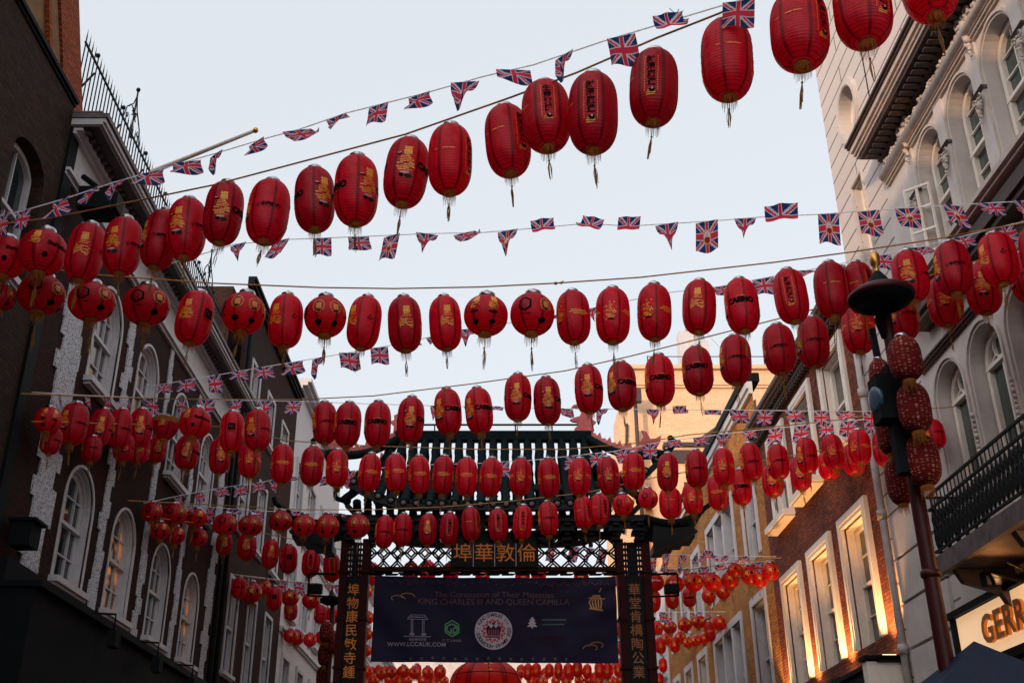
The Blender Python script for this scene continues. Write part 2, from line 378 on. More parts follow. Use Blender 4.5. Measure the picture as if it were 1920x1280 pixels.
class Wall:
    """maps (a along the street, b out of the wall, z up) to the world; side=+1 left wall, -1 right wall, 0 faces the viewer"""
    def __init__(s, side, X): s.s = side; s.X = X
    def p(s, a, b, z): return (s.X+s.s*b, a, z) if s.s else (a, s.X-b, z)
    def d(s, a, b, z): return (s.s*b, a, z) if s.s else (a, -b, z)
def abox(mb, T, a0, a1, b0, b1, z0, z1, mi=0, loc=False):
    f = T.d if loc else T.p; p, q = f(a0, b0, z0), f(a1, b1, z1)
    mb.box(min(p[0], q[0]), max(p[0], q[0]), min(p[1], q[1]), max(p[1], q[1]), z0, z1, mi)
def band(mb, T, path, o0, o1, b0, b1, mi=0):
    A, B = offset(path, o0), offset(path, o1); n = len(path); v = []
    for q, r_ in zip(A, B): v += [T.d(q[0], b0, q[1]), T.d(q[0], b1, q[1]), T.d(r_[0], b1, r_[1]), T.d(r_[0], b0, r_[1])]
    f = [(i*4+k, i*4+(k+1) % 4, (i+1)*4+(k+1) % 4, (i+1)*4+k) for i in range(n-1) for k in range(4)]
    mb.add(v, f+[(0, 1, 2, 3), (4*n-1, 4*n-2, 4*n-3, 4*n-4)], mi)
def facade(T, a0, a1, z0, z1, ops, rec=.3):
    """wall sheet with real openings (a centre, width, z bottom, height, arch) and their reveals"""
    mb = MB(); As = sorted({a0, a1} | {o[0]+k*o[1]/2 for o in ops for k in (-1, 1)}); Zs = sorted({z0, z1} | {o[2] for o in ops} | {o[2]+o[3] for o in ops})
    As = [a for a in As if a0 <= a <= a1]; Zs = [z for z in Zs if z0 <= z <= z1]
    for i in range(len(As)-1):
        for j in range(len(Zs)-1):
            ac, zc = (As[i]+As[i+1])/2, (Zs[j]+Zs[j+1])/2
            if any(abs(ac-o[0]) < o[1]/2 and o[2] < zc < o[2]+o[3] for o in ops): continue
            mb.add([T.p(As[i], 0, Zs[j]), T.p(As[i+1], 0, Zs[j]), T.p(As[i+1], 0, Zs[j+1]), T.p(As[i], 0, Zs[j+1])], [(0, 1, 2, 3)])
    for o in ops:
        pa = [(x+o[0], z+o[2]) for x, z in outline(o[1], o[3], o[4], o[5] if len(o) > 5 else None)]; pa.append(pa[0])
        for i in range(len(pa)-1):
            q, r_ = pa[i], pa[i+1]; mb.add([T.p(q[0], 0, q[1]), T.p(r_[0], 0, r_[1]), T.p(r_[0], -rec, r_[1]), T.p(q[0], -rec, q[1])], [(0, 1, 2, 3)])
        if o[4]:
            zt = o[2]+o[3]
            for i in range(1, len(pa)-3):
                q, r_ = pa[i], pa[i+1]; mb.add([T.p(q[0], 0, q[1]), T.p(r_[0], 0, r_[1]), T.p(r_[0], 0, zt), T.p(q[0], 0, zt)], [(0, 1, 2, 3)])
    return mb
def win_meshes(T, w_, h, arch=False, rise=None, sur=.14, proud=.06, rec=.3, steps=2, cols=2, rows=2, fw=.06, sill=.12, sillh=.1, mid=True,
               msur='white', mfr='white', mgl='glass', fan=False, inner=0):
    pa = outline(w_, h, arch, rise); r = {}
    if sur > 0:
        mb = MB()
        for k in range(steps):
            band(mb, T, pa, sur*k/steps, sur*(k+1)/steps, -.02, proud*(1-.45*k/steps) if k else proud*.7)
        band(mb, T, pa, -.035, 0, -rec, -.03)
        for k in range(3):
            if inner: band(mb, T, pa, -inner*(k+1)/3, -inner*k/3 - .001, -rec, -.03-rec*.22*(k+.5))
        r['window'] = (mb.mesh('window', msur), )
    fr = MB(); band(fr, T, pa, -fw-.03-inner*.8, -.03, -rec+.01, -rec+(.06 if inner else .11))
    R_ = w_/2-.03; zr = (rise if rise else w_/2) if arch else 0
    def top(a): return h-.03 if not arch else h-zr-.03 + zr*sqrt(max(0, 1-(a/(w_/2))**2))
    hm = h*.5 if not (arch and fan) else h-zr
    if mid: abox(fr, T, -R_, R_, -rec+.02, -rec+.12, hm-.03, hm+.03, loc=True)
    abox(fr, T, -R_, R_, -rec+.02, -rec+.10, .0, .07, loc=True)
    for i in range(1, cols):
        a = -R_+2*R_*i/cols; wb = .014 if cols != 2 or not fan else .022
        abox(fr, T, a-wb, a+wb, -rec+.03, -rec+.075, .05, (hm if fan else top(a)), loc=True)
    for j in range(1, rows):
        for lo, hi in (((0, hm), (hm, top(0))) if not fan else ((0, hm),)):
            z = lo+(hi-lo)*j/rows
            lim = R_ if (not arch or z < h-zr) else (w_/2)*sqrt(max(0, 1-((z-(h-zr))/zr)**2))
            abox(fr, T, -lim+.02, lim-.02, -rec+.03, -rec+.07, z-.012, z+.012, loc=True)
    if fan:
        rc = w_*.2; zc = h-zr+w_*.24
        ring = [(rc*cos(t), zc+rc*sin(t)) for t in [2*pi*i/16 for i in range(17)]]; band(fr, T, ring, 0, .03, -rec+.03, -rec+.08)
        for t in (-.15, .25, .5, .75, 1.15):
            q = (rc*cos(pi*t), zc+rc*sin(pi*t)); e = (min(w_/2, max(-w_/2, w_*.5*cos(pi*t))), max(h-zr, h-zr+zr*sin(pi*t)*.97))
            fr.obox(T.d(q[0], -rec+.055, q[1]), T.d(e[0], -rec+.055, e[1]), .028, .03)
    gl = MB(); pts = [T.d(q[0], -rec+.03, q[1]) for q in pa]; gl.add(pts, [tuple(range(len(pts)))])
    if 'window' in r:
        r['frame'] = (fr.mesh('frame', mfr), ); r['pane'] = (gl.mesh('pane', mgl), )
    else:
        r['window'] = (fr.mesh('window', mfr), ); r['pane'] = (gl.mesh('pane', mgl), )
    if sill > 0:
        sm = MB(); e = w_/2+sur+.06; abox(sm, T, -e, e, -.05, sill+.02, -sillh, -.004, loc=True)
        abox(sm, T, -e+.05, e-.05, -.05, sill-.03, -sillh-.05, -sillh, loc=True)
        r['sill'] = (sm.mesh('sill', msur), )
    return r
def put_win(T, W, root, a, z, pane=None):
    p = Vector(T.p(a, 0, z)); o = link('window', W['window'][0], root, p-wl(root))
    for k in ('frame', 'pane', 'sill'):
        if k in W:
            c = link(k, W[k][0], o, (0, 0, 0))
            if k == 'pane' and pane: c.material_slots[0].link = 'OBJECT'; c.material_slots[0].material = M[pane]
    return o
def cornice(mb, T, a0, a1, z, prof, mi=0):
    """moulding: stacked steps (b out, height) from z upwards"""
    for b, h in prof: abox(mb, T, a0, a1, -.02, b, z, z+h-.003, mi); z += h
def body(T, a0, a1, z1, root, m, depth=9, name='side_wall', z0=0):
    mb = MB(); abox(mb, T, a0+.01, a1-.01, -depth, -.42, z0, z1); return mb.build(name, m, root)

L = Wall(1, -7.0); R = Wall(-1, 7.5)

# ---- left: near dark brown brick house
b0 = thing('brick_house', (-7, 5, 0), 'dark brown brick house with arched sash windows at the upper left edge', 'building')
OP = [(13.75, 1.15, 9.3, 2.15, True, .35), (11.2, 1.15, 9.3, 2.15, True, .35), (13.55, 1.15, 5.4, 2.3, True, .35), (11.2, 1.15, 5.4, 2.3, True, .35)]
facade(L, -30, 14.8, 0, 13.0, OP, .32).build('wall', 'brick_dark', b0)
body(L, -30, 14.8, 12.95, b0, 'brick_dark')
Wn = win_meshes(L, 1.15, 2.15, True, .35, sur=0, rec=.3, cols=2, rows=1, fw=.08, sill=.08, msur='white', mgl='glass')
for o in OP: put_win(L, Wn, b0, o[0], o[2])
mb = MB(); cornice(mb, L, -30, 14.8, 13.0, [(.03, .06), (.07, .08)]); mb.build('parapet', 'black', b0)
mb = MB(); mb.poly([(-7.4, -30, 13.0), (-10.5, -30, 17.6), (-15, -30, 17.6), (-16, -30, 13.0)], 44.4, (0, 1, 0)); mb.build('roof', 'slate', b0)  # unseen roof, its height and length set to block the low sun
mb = MB(); abox(mb, L, 14.81, 15.12, -.3, .05, 0, 12.6); mb.build('corner_strip', 'black', b0)
mb = MB(); mb.poly([(-7.42, a_, z_) for a_, z_ in ((9, 12.8), (14.88, 12.8), (14.88, 13.9), (12.2, 18.3), (9, 18.3))], 2.7, (-1, 0, 0)); ch = mb.build('chimney', 'tan', b0)
mb = MB(); mb.poly([(-7.38, a_, z_) for a_, z_ in ((14.9, 12.8), (15.95, 12.8), (15.95, 13.8), (13.25, 18.35), (12.25, 18.35), (14.9, 13.95))], 2.8, (-1, 0, 0)); mb.poly([(-7.34, a_, z_) for a_, z_ in ((14.5, 13.3), (14.62, 13.3), (11.95, 18.35), (11.8, 18.35))], .08, (-1, 0, 0)); mb.build('quoins', 'brick_orange', ch)

# ---- left: red brick and pebbledash house with iron roof railing
b1 = thing('red_brick_house', (-7, 21, 0), 'dark red brick house with white pebbledash strips, arched sash windows and iron railing', 'building')
ACS = [17.85, 20.3, 22.85, 25.4]
OP = [(a, 1.3, 5.72, 1.98, True) for a in ACS] + [(a, 1.3, 9.15, 1.98, True) for a in ACS]
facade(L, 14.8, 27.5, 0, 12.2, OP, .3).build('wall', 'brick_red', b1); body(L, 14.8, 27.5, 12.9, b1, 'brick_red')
Wn = win_meshes(L, 1.3, 1.98, True, sur=.05, proud=.03, rec=.22, steps=1, cols=3, rows=2, fw=.03, sill=.14, inner=.12)
for i, a in enumerate(ACS):
    put_win(L, Wn, b1, a, 5.72, {1: 'glass_amber', 3: 'glass_amber'}.get(i)); put_win(L, Wn, b1, a, 9.15, 'curtain' if i < 2 else None)
random.seed(3)
for a, wd in ((16.3, .95), (19.05, .5), (21.58, .42), (24.12, .42), (26.95, .7)):
    l_e, r_e = [], []; z = 5.45; 
    while z < 11.7:
        q = .3; x = random.choice((0, .16, .05, .2))*min(1, wd*1.6); y = random.choice((0, .16, .05, .2))*min(1, wd*1.6)
        j = lambda: random.uniform(-.012, .012)
        l_e += [(a-wd/2+x*.9+j(), z), (a-wd/2+x*.9+j(), min(z+q, 11.7))]; r_e += [(a+wd/2-y*.9+j(), z), (a+wd/2-y*.9+j(), min(z+q, 11.7))]; z += q
    mb = MB()
    for i in range(0, len(l_e), 2):
        p = [L.p(*(l_e[i][0], 0.003, l_e[i][1])), L.p(r_e[i][0], .003, r_e[i][1]), L.p(r_e[i+1][0], .003, r_e[i+1][1]), L.p(l_e[i+1][0], .003, l_e[i+1][1])]
        mb.poly(p, .03, (1, 0, 0))
    mb.build('pebbledash_strip', 'render', b1)
mb = MB(); cornice(mb, L, 14.82, 27.5, 11.72, [(.06, .06), (.12, .06)]); abox(mb, L, 14.82, 27.5, -.02, .02, 11.84, 12.5)
cornice(mb, L, 14.82, 27.5, 12.5, [(.10, .06), (.20, .05)]); mb.build('frieze', 'white', b1)
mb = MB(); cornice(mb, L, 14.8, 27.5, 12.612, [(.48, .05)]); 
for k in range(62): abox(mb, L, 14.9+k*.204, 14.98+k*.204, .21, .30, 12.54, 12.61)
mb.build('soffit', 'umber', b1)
mb = MB(); cornice(mb, L, 14.8, 27.5, 12.665, [(.52, .05), (.56, .07)]); mb.build('cornice', 'white', b1)
mb = MB(); cornice(mb, L, 14.78, 27.52, 12.79, [(.60, .09)]); abox(mb, L, 14.78, 27.52, -8, .5, 12.885, 12.92); mb.build('gutter', 'ledge', b1)
rl = MB(); X0 = -.6
for z in (13.6, 15.42): rl.obox(L.p(15.97, X0, z), L.p(27.4, X0, z), .035, .035)
k = 16.0
while k < 27.4:
    rl.tube([L.p(k, X0, 12.9), L.p(k, X0, 15.58)], [.016, .014], 4); rl.add([L.p(k-.028, X0, 15.55), L.p(k+.028, X0, 15.55), L.p(k, X0, 15.76)], [(0, 1, 2)]); k += .16
for k in (16.6, 18.2, 19.8, 21.4, 23, 24.6, 26.2):
    rl.obox(L.p(k, X0, 15.2), L.p(k-.1, X0-.9, 13.6), .03, .03); rl.sphere(L.p(k, X0, 15.62), .05, 6)
rr = rl.build('roof_railing', 'iron', b1)
for ac in (18.8, 25.6):
    sc = MB()
    for s_ in (-1, 1):
        for c_, r0, t0, t1 in ((.16, .15, 0, 4.4), (.38, .10, 2, 6.6), (.1, .07, 1, 5.6)):
            sc.tube([L.p(ac+s_*(c_+r0*(1-t/9)*cos(t)), X0, 15.55+c_*.1+(.42-c_)*1.2+r0*(1-t/9)*sin(t)) for t in [t0+(t1-t0)*i/12 for i in range(13)]], .014, 4)
        sc.tube([L.p(ac+s_*.55, X0, 15.4), L.p(ac+s_*.42, X0, 15.8), L.p(ac+s_*.12, X0, 16.1), L.p(ac, X0, 16.4)], .014, 4)
    sc.tube([L.p(ac, X0, 15.3), L.p(ac, X0, 16.6)], .02, 4); sc.sphere(L.p(ac, X0, 16.55), .05, 6); sc.build('scroll_ornament', 'iron', rr)
mb = MB(); abox(mb, L, 14.9, 29.4, -.02, .75, 3.6, 5.02); abox(mb, L, 14.9, 29.4, -.02, .55, 0, 3.55); abox(mb, L, 14.85, 29.45, -.02, .85, 5.02, 5.1); abox(mb, L, 14.9, 29.3, -.02, .3, 5.1, 5.45); mb.build('shop_front', 'black', b1)  # black fascia; below it, black paint stands in for the unlit ground floor
for a in (17.7, 20.2, 22.7):
    mb = MB(); abox(mb, L, a-.12, a+.12, .90, 1.04, 4.7, 4.95); mb.tube([L.p(a, .95, 4.95), L.p(a, .95, 5.22), L.p(a, .4, 5.25)], .02, 5); mb.build('sign_lamp', 'black', b1)
mb = MB(); abox(mb, L, 15.25, 15.6, .1, .4, 5.7, 6.05); abox(mb, L, 15.2, 15.66, .06, .46, 6.05, 6.09); mb.obox(L.p(15.45, 0, 6.1), L.p(15.45, .2, 6.1), .06, .06); tag(mb.build('alarm_box', 'black'), 'black box mounted low on the left wall beside the pebbledash strip', 'box')
mb = MB(); mb.tube([L.p(15.35, .12, 12.0), L.p(15.35, .5, 11.7)], .05, 6); abox(mb, L, 15.1, 15.6, .2, .75, 11.25, 11.65); abox(mb, L, 15.2, 15.5, .75, .82, 11.3, 11.6); tag(mb.build('floodlight', 'black'), 'black floodlight fixed under the left cornice near the dark brick house', 'floodlight')
mb = MB(); mb.tube([L.p(27.45, .1, 0), L.p(27.45, .1, 12.5)], .06, 8); mb.build('downpipe', 'black', b1)
# flag pole
e0, e1 = atX(285, 322, -6.6), at(475, 246, 20.2)
mb = MB(); mb.tube([e0, e1], [.048, .034], 10); fp = thing('flagpole', e0, 'white flagpole leaning out from the left roof railing, no flag', 'flagpole'); mb.build('pole', 'white_warm', fp)
mb = MB(); mb.sphere(e1+(e1-e0).normalized()*.05, .055, 10); mb.build('finial', 'brass', fp)

# ---- left: taller dark brick house
b2 = thing('dark_brick_house', (-7, 32, 0), 'tall plain dark brick house with narrow white sashes beyond the railing', 'building')
A3 = [29.5, 31.9, 34.4]; OP = [(a, 1.05, z, h, False) for a in A3 for z, h in ((6.1, 2.4), (9.9, 2.0), (13.3, 1.5))]
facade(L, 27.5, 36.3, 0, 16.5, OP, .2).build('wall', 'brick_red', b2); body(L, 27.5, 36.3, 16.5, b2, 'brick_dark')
for z, h in ((6.1, 2.4), (9.9, 2.0), (13.3, 1.5)):
    Wn = win_meshes(L, 1.05, h, sur=.10, proud=.05, rec=.18, cols=2, rows=1, fw=.04, sill=.1, inner=.08)
    for a in A3: put_win(L, Wn, b2, a, z)
mb = MB(); cornice(mb, L, 27.5, 36.3, 16.5, [(.10, .1), (.16, .12), (.22, .1)]); mb.build('cornice', 'black', b2)
mb = MB(); mb.tube([L.p(27.9, .12, 0), L.p(27.9, .12, 16.4)], .06, 8); mb.build('downpipe', 'black', b2)
# ---- left: white stucco buildings beyond
def stucco(name, T, a0, a1, zt, label, m, rows, mwin='white', step=2.6, w_=1.2, arch=False):
    b = thing(name, T.p((a0+a1)/2, 0, 0), label, 'building')
    n = max(1, int((a1-a0)/step)); cs = [a0+(a1-a0)*(i+.5)/n for i in range(n)]
    OP = [(a, w_, z, h, arch) for a in cs for z, h in rows]
    facade(T, a0, a1, 0, zt, OP, .2).build('wall', m, b); body(T, a0, a1, zt, b, m)
    for z, h in rows:
        Wn = win_meshes(T, w_, h, arch, sur=.15, proud=.08, rec=.18, cols=2, rows=1, msur=mwin, sill=.15)
        for a in cs: put_win(T, Wn, b, a, z)
    mb = MB(); cornice(mb, T, a0, a1, zt-.3, [(.12, .12), (.3, .12), (.42, .15)]); mb.build('cornice', mwin, b)
    for i, (z, h) in enumerate(rows[:-1]):
        mb = MB(); cornice(mb, T, a0, a1, (z+h+rows[i+1][0])/2, [(.08, .08), (.15, .08)]); mb.build('string_course', mwin, b)
    return b
stucco('stucco_house', L, 36.3, 48, 17.4, 'white stucco house with heavy cornice beyond the tall dark brick house', 'white', [(5.6, 2.2), (9.2, 2.2), (12.8, 1.8)])
stucco('stucco_house', L, 48, 64, 15.4, 'farthest pale stucco house on the left with arched windows', 'white', [(5.2, 2.4), (8.8, 2.2), (12, 1.8)], arch=True)
stucco('stucco_house', L, 64, 95, 13.5, 'low cream terrace at the far left end of the street', 'cream', [(5.2, 2.2), (8.8, 2)])

# ---- right: cream ornate building
ORN = []
r1 = thing('ornate_stucco_building', (7.5, 12, 0), 'ornate cream stucco building with arched windows, garland cornice and iron balcony', 'building')
U = [15.6, 14.2, 12.8, 11.4, 10.0]; D_ = [16.55, 15.15, 13.75, 12.35, 10.95]
OP = [(a, 1.0, 10.75, 2.3, True) for a in U] + [(a, 1.08, 5.9, 3.2, True) for a in D_] + [(18.9, .6, 12.2, 2.1, False), (18.9, .6, 8.2, 1.3, False)]
facade(R, 4, 17.6, 0, 13.8, [o for o in OP if o[0] < 17.6], .34).build('wall', 'cream', r1)
OV = []
mb = facade(R, 17.6, 20.25, 0, 20, [(18.9, .6, 12.2, 2.1, False), (18.9, .6, 8.2, 1.3, False), (18.75, 1.2, 15.25, 1.4, False)], .3); mb.build('corner_wall', 'cream_joint', r1)
mb = MB(); abox(mb, R, 4, 17.59, -.6, -.02, 13.8, 20); mb.build('attic_wall', 'cream_joint', r1); body(R, 4, 20.25, 19.5, r1, 'cream')
W1 = win_meshes(R, 1.0, 2.3, True, sur=.0, rec=.33, cols=2, rows=3, fw=.09, sill=.2, sillh=.12, msur='cream_pale', mfr='white_warm', mgl='glass_green')
for i, a in enumerate(U): put_win(R, W1, r1, a, 10.75)
W2 = win_meshes(R, 1.08, 3.2, True, sur=.0, rec=.33, cols=2, rows=2, fw=.10, sill=.1, msur='cream_pale', mfr='white_warm', mgl='glass_green', fan=True)
for a in D_: put_win(R, W2, r1, a, 5.9)
W3 = win_meshes(R, .6, 2.1, False, sur=.05, rec=.25, cols=2, rows=3, fw=.05, sill=.08, msur='cream', mfr='white_warm', mgl='glass_green')
put_win(R, W3, r1, 18.9, 12.2); W3b = win_meshes(R, .6, 1.3, False, sur=.05, rec=.25, cols=2, rows=2, fw=.05, sill=.08, msur='cream', mfr='white_warm', mgl='glass_green'); put_win(R, W3b, r1, 18.9, 8.2)
# open casement leaf
mb = MB(); hx = Vector(R.p(15.95, -.05, 10.95)); dv = Vector((-.45, .38, 0)).normalized()
for p, q in (((0, 0), (0, 1.35)), ((.42, 0), (.42, 1.35)), ((0, .03), (.42, .03)), ((0, 1.32), (.42, 1.32)), ((.21, 0), (.21, 1.35)), ((0, .45), (.42, .45)), ((0, .9), (.42, .9))):
    mb.obox(hx+dv*p[0]+Vector((0, 0, p[1])), hx+dv*q[0]+Vector((0, 0, q[1])), .04, .04)
mb.build('open_casement', 'white_warm', r1)
# porthole: round opening cut through the wall, moulded ring, deep lining and pane
cz, ca, ro = 15.95, 18.75, .5
T0 = Wall(-1, 0); n = 32
def oc(q, i): return (ca+ro*q*cos(2*pi*i/n), cz+ro*1.18*q*sin(2*pi*i/n))
mb = MB()
def edge(i):
    c_, s_ = cos(2*pi*i/n), sin(2*pi*i/n); k = min(.6/abs(c_) if abs(c_) > 1e-6 else 9, .7/abs(s_) if abs(s_) > 1e-6 else 9); return (ca+c_*k, cz+s_*k)
v = [R.p(oc(1, i)[0], 0, oc(1, i)[1]) for i in range(n)] + [R.p(edge(i)[0], 0, edge(i)[1]) for i in range(n)]
for sa, sb in ((-.6, -.7), (.6, -.7), (.6, .7), (-.6, .7)): v.append(R.p(ca+sa, 0, cz+sb))
fs = [(i, (i+1) % n, (i+1) % n+n, i+n) for i in range(n)]
mb.add(v, fs)
for q, (sa, sb) in enumerate(((-.6, -.7), (.6, -.7), (.6, .7), (-.6, .7))):
    a_ = math.atan2(sb, sa) % (2*pi); i = int(a_/(2*pi)*n); mb.add([R.p(edge(i)[0], 0, edge(i)[1]), R.p(ca+sa, 0, cz+sb), R.p(edge(i+1)[0], 0, edge(i+1)[1])], [(0, 1, 2)])
mb.build('porthole_surround', 'cream_joint', r1)
ring = [oc(1, -i) for i in range(n+1)]
mb = MB(); band(mb, T0, ring, 0.0, .12, -.01, .06); band(mb, T0, ring, .12, .16, -.01, .035); band(mb, T0, ring, -.02, 0, -.32, .05); ow = link('window', mb.mesh('window', 'cream'), r1, Vector((7.5, 0, 0))-wl(r1))
mb = MB(); band(mb, T0, ring, -.09, -.02, -.32, -.22); band(mb, T0, ring, -.13, -.09, -.32, -.26); link('frame', mb.mesh('frame', 'white_warm'), ow, (0, 0, 0))
mb = MB(); mb.add([R.d(oc(.9, i)[0], -.30, oc(.9, i)[1]) for i in range(n)], [tuple(range(n))]); link('pane', mb.mesh('pane', 'glass_green'), ow, (0, 0, 0))
# main cornice and attic mouldings
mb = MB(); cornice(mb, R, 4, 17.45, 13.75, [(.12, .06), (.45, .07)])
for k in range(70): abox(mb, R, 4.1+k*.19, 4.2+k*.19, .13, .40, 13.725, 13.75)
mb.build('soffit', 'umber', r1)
mb = MB(); cornice(mb, R, 4, 17.55, 13.885, [(.49, .06), (.53, .06), (.58, .10)]); cornice(mb, R, 4, 17.4, 13.16, [(.05, .04), (.09, .04), (.12, .03)])
mb.tube([R.p(4, .12, 13.34), R.p(17.35, .12, 13.34)], .085, 10); mb.build('cornice', 'cream_pale', r1)
mb = MB(); cornice(mb, R, 4, 17.6, 14.11, [(.62, .05), (.66, .05)]); cornice(mb, R, 4, 17.3, 15.0, [(.0, .04), (.06, .06)]); cornice(mb, R, 4, 17.4, 13.28, [(.14, .025)]); mb.build('cornice_edge', 'umber', r1)
# garland: many small leaves and fruits laid along the frieze
random.seed(5); mb = MB()
a = 4.2
while a < 17.2:
    for _ in range(3):
        mb.sphere(R.p(a+random.uniform(-.05, .05), .07+random.uniform(0, .05), 13.50+random.uniform(-.07, .08)), random.uniform(.018, .045), 6, sz=random.uniform(.6, 1.3))
    a += .055
mb.build('garland', 'cream_pale', r1)
def cartouche(a, z, s_, mb):
    mb.sphere(R.p(a, .06, z), .12*s_, 10, sz=1.3)
    for i in range(12):
        t = 2*pi*i/12; mb.sphere(R.p(a+.17*s_*cos(t), .09, z+.2*s_*sin(t)), .05*s_*random.uniform(.7, 1.3), 6)
    for i in range(7): mb.sphere(R.p(a+random.uniform(-.05, .05)*s_, .1, z-.25*s_-i*.07*s_), (.075-.008*i)*s_*random.uniform(.8, 1.2), 6)
    for sg in (-1, 1): mb.tube([R.p(a+sg*s_*x, .1, z+s_*y) for x, y in ((.1, .22), (.2, .27), (.27, .2), (.24, .1), (.18, .12))], .03*s_, 5)
PIL = [16.3, 14.9, 13.5, 12.1, 10.7]
for a, z, q in [(a, 12.05, .52) for a in PIL]+[(16.2, 13.5, .9), (13.4, 13.5, .9)]: mb = MB(); cartouche(a, z, q, mb); mb.build('cartouche', 'cream_pale', r1)
for a in PIL:
    mb = MB(); abox(mb, R, a-.15, a+.15, -.02, .045, 10.4, 13.15); abox(mb, R, a-.19, a+.19, -.02, .08, 10.4, 10.55); mb.build('pilaster', 'cream', r1)
    mb = MB(); cornice(mb, R, a-.19, a+.19, 12.24, [(.055, .02), (.075, .02), (.095, .02)]); mb.build('impost_moulding', 'ledge', r1)
# big oval relief
mb = MB(); ring = [(12.83+.42*cos(t), 14.9+.62*sin(t)) for t in [2*pi*i/24 for i in range(25)]]; band(mb, T0, ring, 0, .09, -.12, .06)
for _ in range(90):
    t, q = random.uniform(0, 2*pi), sqrt(random.random())*.9; mb.sphere((-(-.08), 12.83+.4*q*cos(t), 14.9+.58*q*sin(t)), random.uniform(.03, .07), 6)
link('oval_relief', mb.mesh('oval_relief', 'cream_pale'), r1, Vector((7.5, 0, 0))-wl(r1))
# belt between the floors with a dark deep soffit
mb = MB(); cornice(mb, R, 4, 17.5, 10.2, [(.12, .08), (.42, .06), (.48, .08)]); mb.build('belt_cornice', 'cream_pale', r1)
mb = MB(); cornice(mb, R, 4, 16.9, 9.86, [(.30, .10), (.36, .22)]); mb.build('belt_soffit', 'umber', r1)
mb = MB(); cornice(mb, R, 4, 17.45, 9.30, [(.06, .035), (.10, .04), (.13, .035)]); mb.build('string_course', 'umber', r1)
for a in D_:
    mb = MB()
    for k in range(9): mb.sphere(R.p(a-.70, .03, 7.9-k*.085), .045*random.uniform(.8, 1.2), 6)
    mb.build('bead_drop', 'cream_pale', r1)
    mb = MB(); band(mb, T0, outline(1.08, 3.2, True), .05, .11, -.01, .035); link('arch_moulding', mb.mesh('arch_moulding', 'cream_pale'), r1, Vector((7.5, a, 5.9))-wl(r1))
for a in U: mb = MB(); band(mb, T0, outline(1.0, 2.3, True), .04, .09, -.01, .03); link('arch_moulding', mb.mesh('arch_moulding', 'cream_pale'), r1, Vector((7.5, a, 10.75))-wl(r1))
for z in (3.5, 4.3, 5.1, 5.9, 6.7): mb = MB(); abox(mb, R, 17.9, 20.0, -.02, .06, z, z+.74); mb.build('rusticated_block', 'cream', r1)
# balcony
bx0, bx1 = 9.0, 16.0
mb = MB(); abox(mb, R, bx0, bx1, 0, .95, 5.45, 5.62); abox(mb, R, bx0, bx1+.05, .93, 1.02, 5.40, 5.66); mb.build('balcony_slab', 'ledge', r1)
mb = MB()
for a in (15.6, 13.6, 11.6):
    mb = MB(); mb.poly([R.p(a, .0, 5.44), R.p(a, .85, 5.44), R.p(a, .75, 5.25), R.p(a, .25, 5.1), R.p(a, .0, 4.6)], .14, (0, 1, 0)); mb.build('balcony_bracket', 'ledge', r1)
bl = MB(); 
for z in (5.78, 6.42, 6.62): bl.obox(R.p(bx0, .92, z), R.p(bx1, .92, z), .04, .035); bl.obox(R.p(bx1, 0, z), R.p(bx1, .92, z), .04, .035)
def baluster(p):
    x, y, z = p
    for s_ in (-1, 1): bl.tube([(x, y+s_*d, z+h) for d, h in ((.0, 0), (.035, .08), (.04, .2), (.022, .34), (.04, .46), (.0, .62))], [.01, .018, .022, .016, .02, .01], 4)
    bl.tube([(x, y, z), (x, y, z+.84)], .010, 4); bl.sphere((x, y, z+.32), .03, 6)
k = bx0
while k < bx1: baluster(R.p(k, .92, 5.79)); k += .135
for k in (.1, .25, .4, .55, .7, .85): baluster(R.p(bx1, k, 5.79))
bl.build('balcony_railing', 'iron', r1)
mb = MB(); mb.tube([R.p(20.15, .12, 0), R.p(20.15, .12, 12.8)], .07, 8)
for z in (5, 7.5, 10): mb.tube([R.p(20.15, .12, z), R.p(20.15, .12, z+.18)], .10, 8)
mb.build('downpipe', 'pipe', r1)

# ---- restaurant sign and its lamp under the balcony
def text_part(mbm, s, size, org, ex, ey, mi=0, th=0, bold=0, spacing=1.0, align='CENTER', nrm=None):
    vs, fs = text2d(s, size, bold, align, 3, spacing); org, ex, ey = Vector(org), Vector(ex), Vector(ey); n = ex.cross(ey)
    p = [org+ex*x+ey*y for x, y in vs]; mbm.add(p, fs, mi)
    if th:
        off = n*th; q = [a+off for a in p]; mbm.add(q, fs, mi)
        edge = {}
        for f in fs:
            for i in range(len(f)):
                e = (f[i], f[(i+1) % len(f)]); k_ = (min(e), max(e)); edge[k_] = edge.get(k_, 0)+1
        for (i, j), c in edge.items():
            if c == 1: mbm.add([p[i], p[j], q[j], q[i]], [(0, 1, 2, 3)], mi)
sg = thing('restaurant_sign', (7.3, 15, 4.4), 'lit white fascia sign with gold GERRARD letters under the balcony', 'sign')
mb = MB(); abox(mb, R, 9.0, 17.6, .02, .14, 4.36, 5.12); mb.build('sign_board', 'sign_lit', sg)
mb = MB(); abox(mb, R, 9.0, 17.75, .0, .24, 5.12, 5.22); abox(mb, R, 9.0, 17.75, .0, .20, 4.24, 4.36); abox(mb, R, 17.61, 17.72, .0, .2, 3.2, 5.12); mb.build('sign_frame', 'black', sg)
mb = MB(); text_part(mb, 'GERRARD', .56, R.p(15.25, .16, 4.72), (0, -1, 0), (0, 0, 1), th=.05, bold=.016, spacing=1.12); mb.build('letters', 'sign_gold', sg)
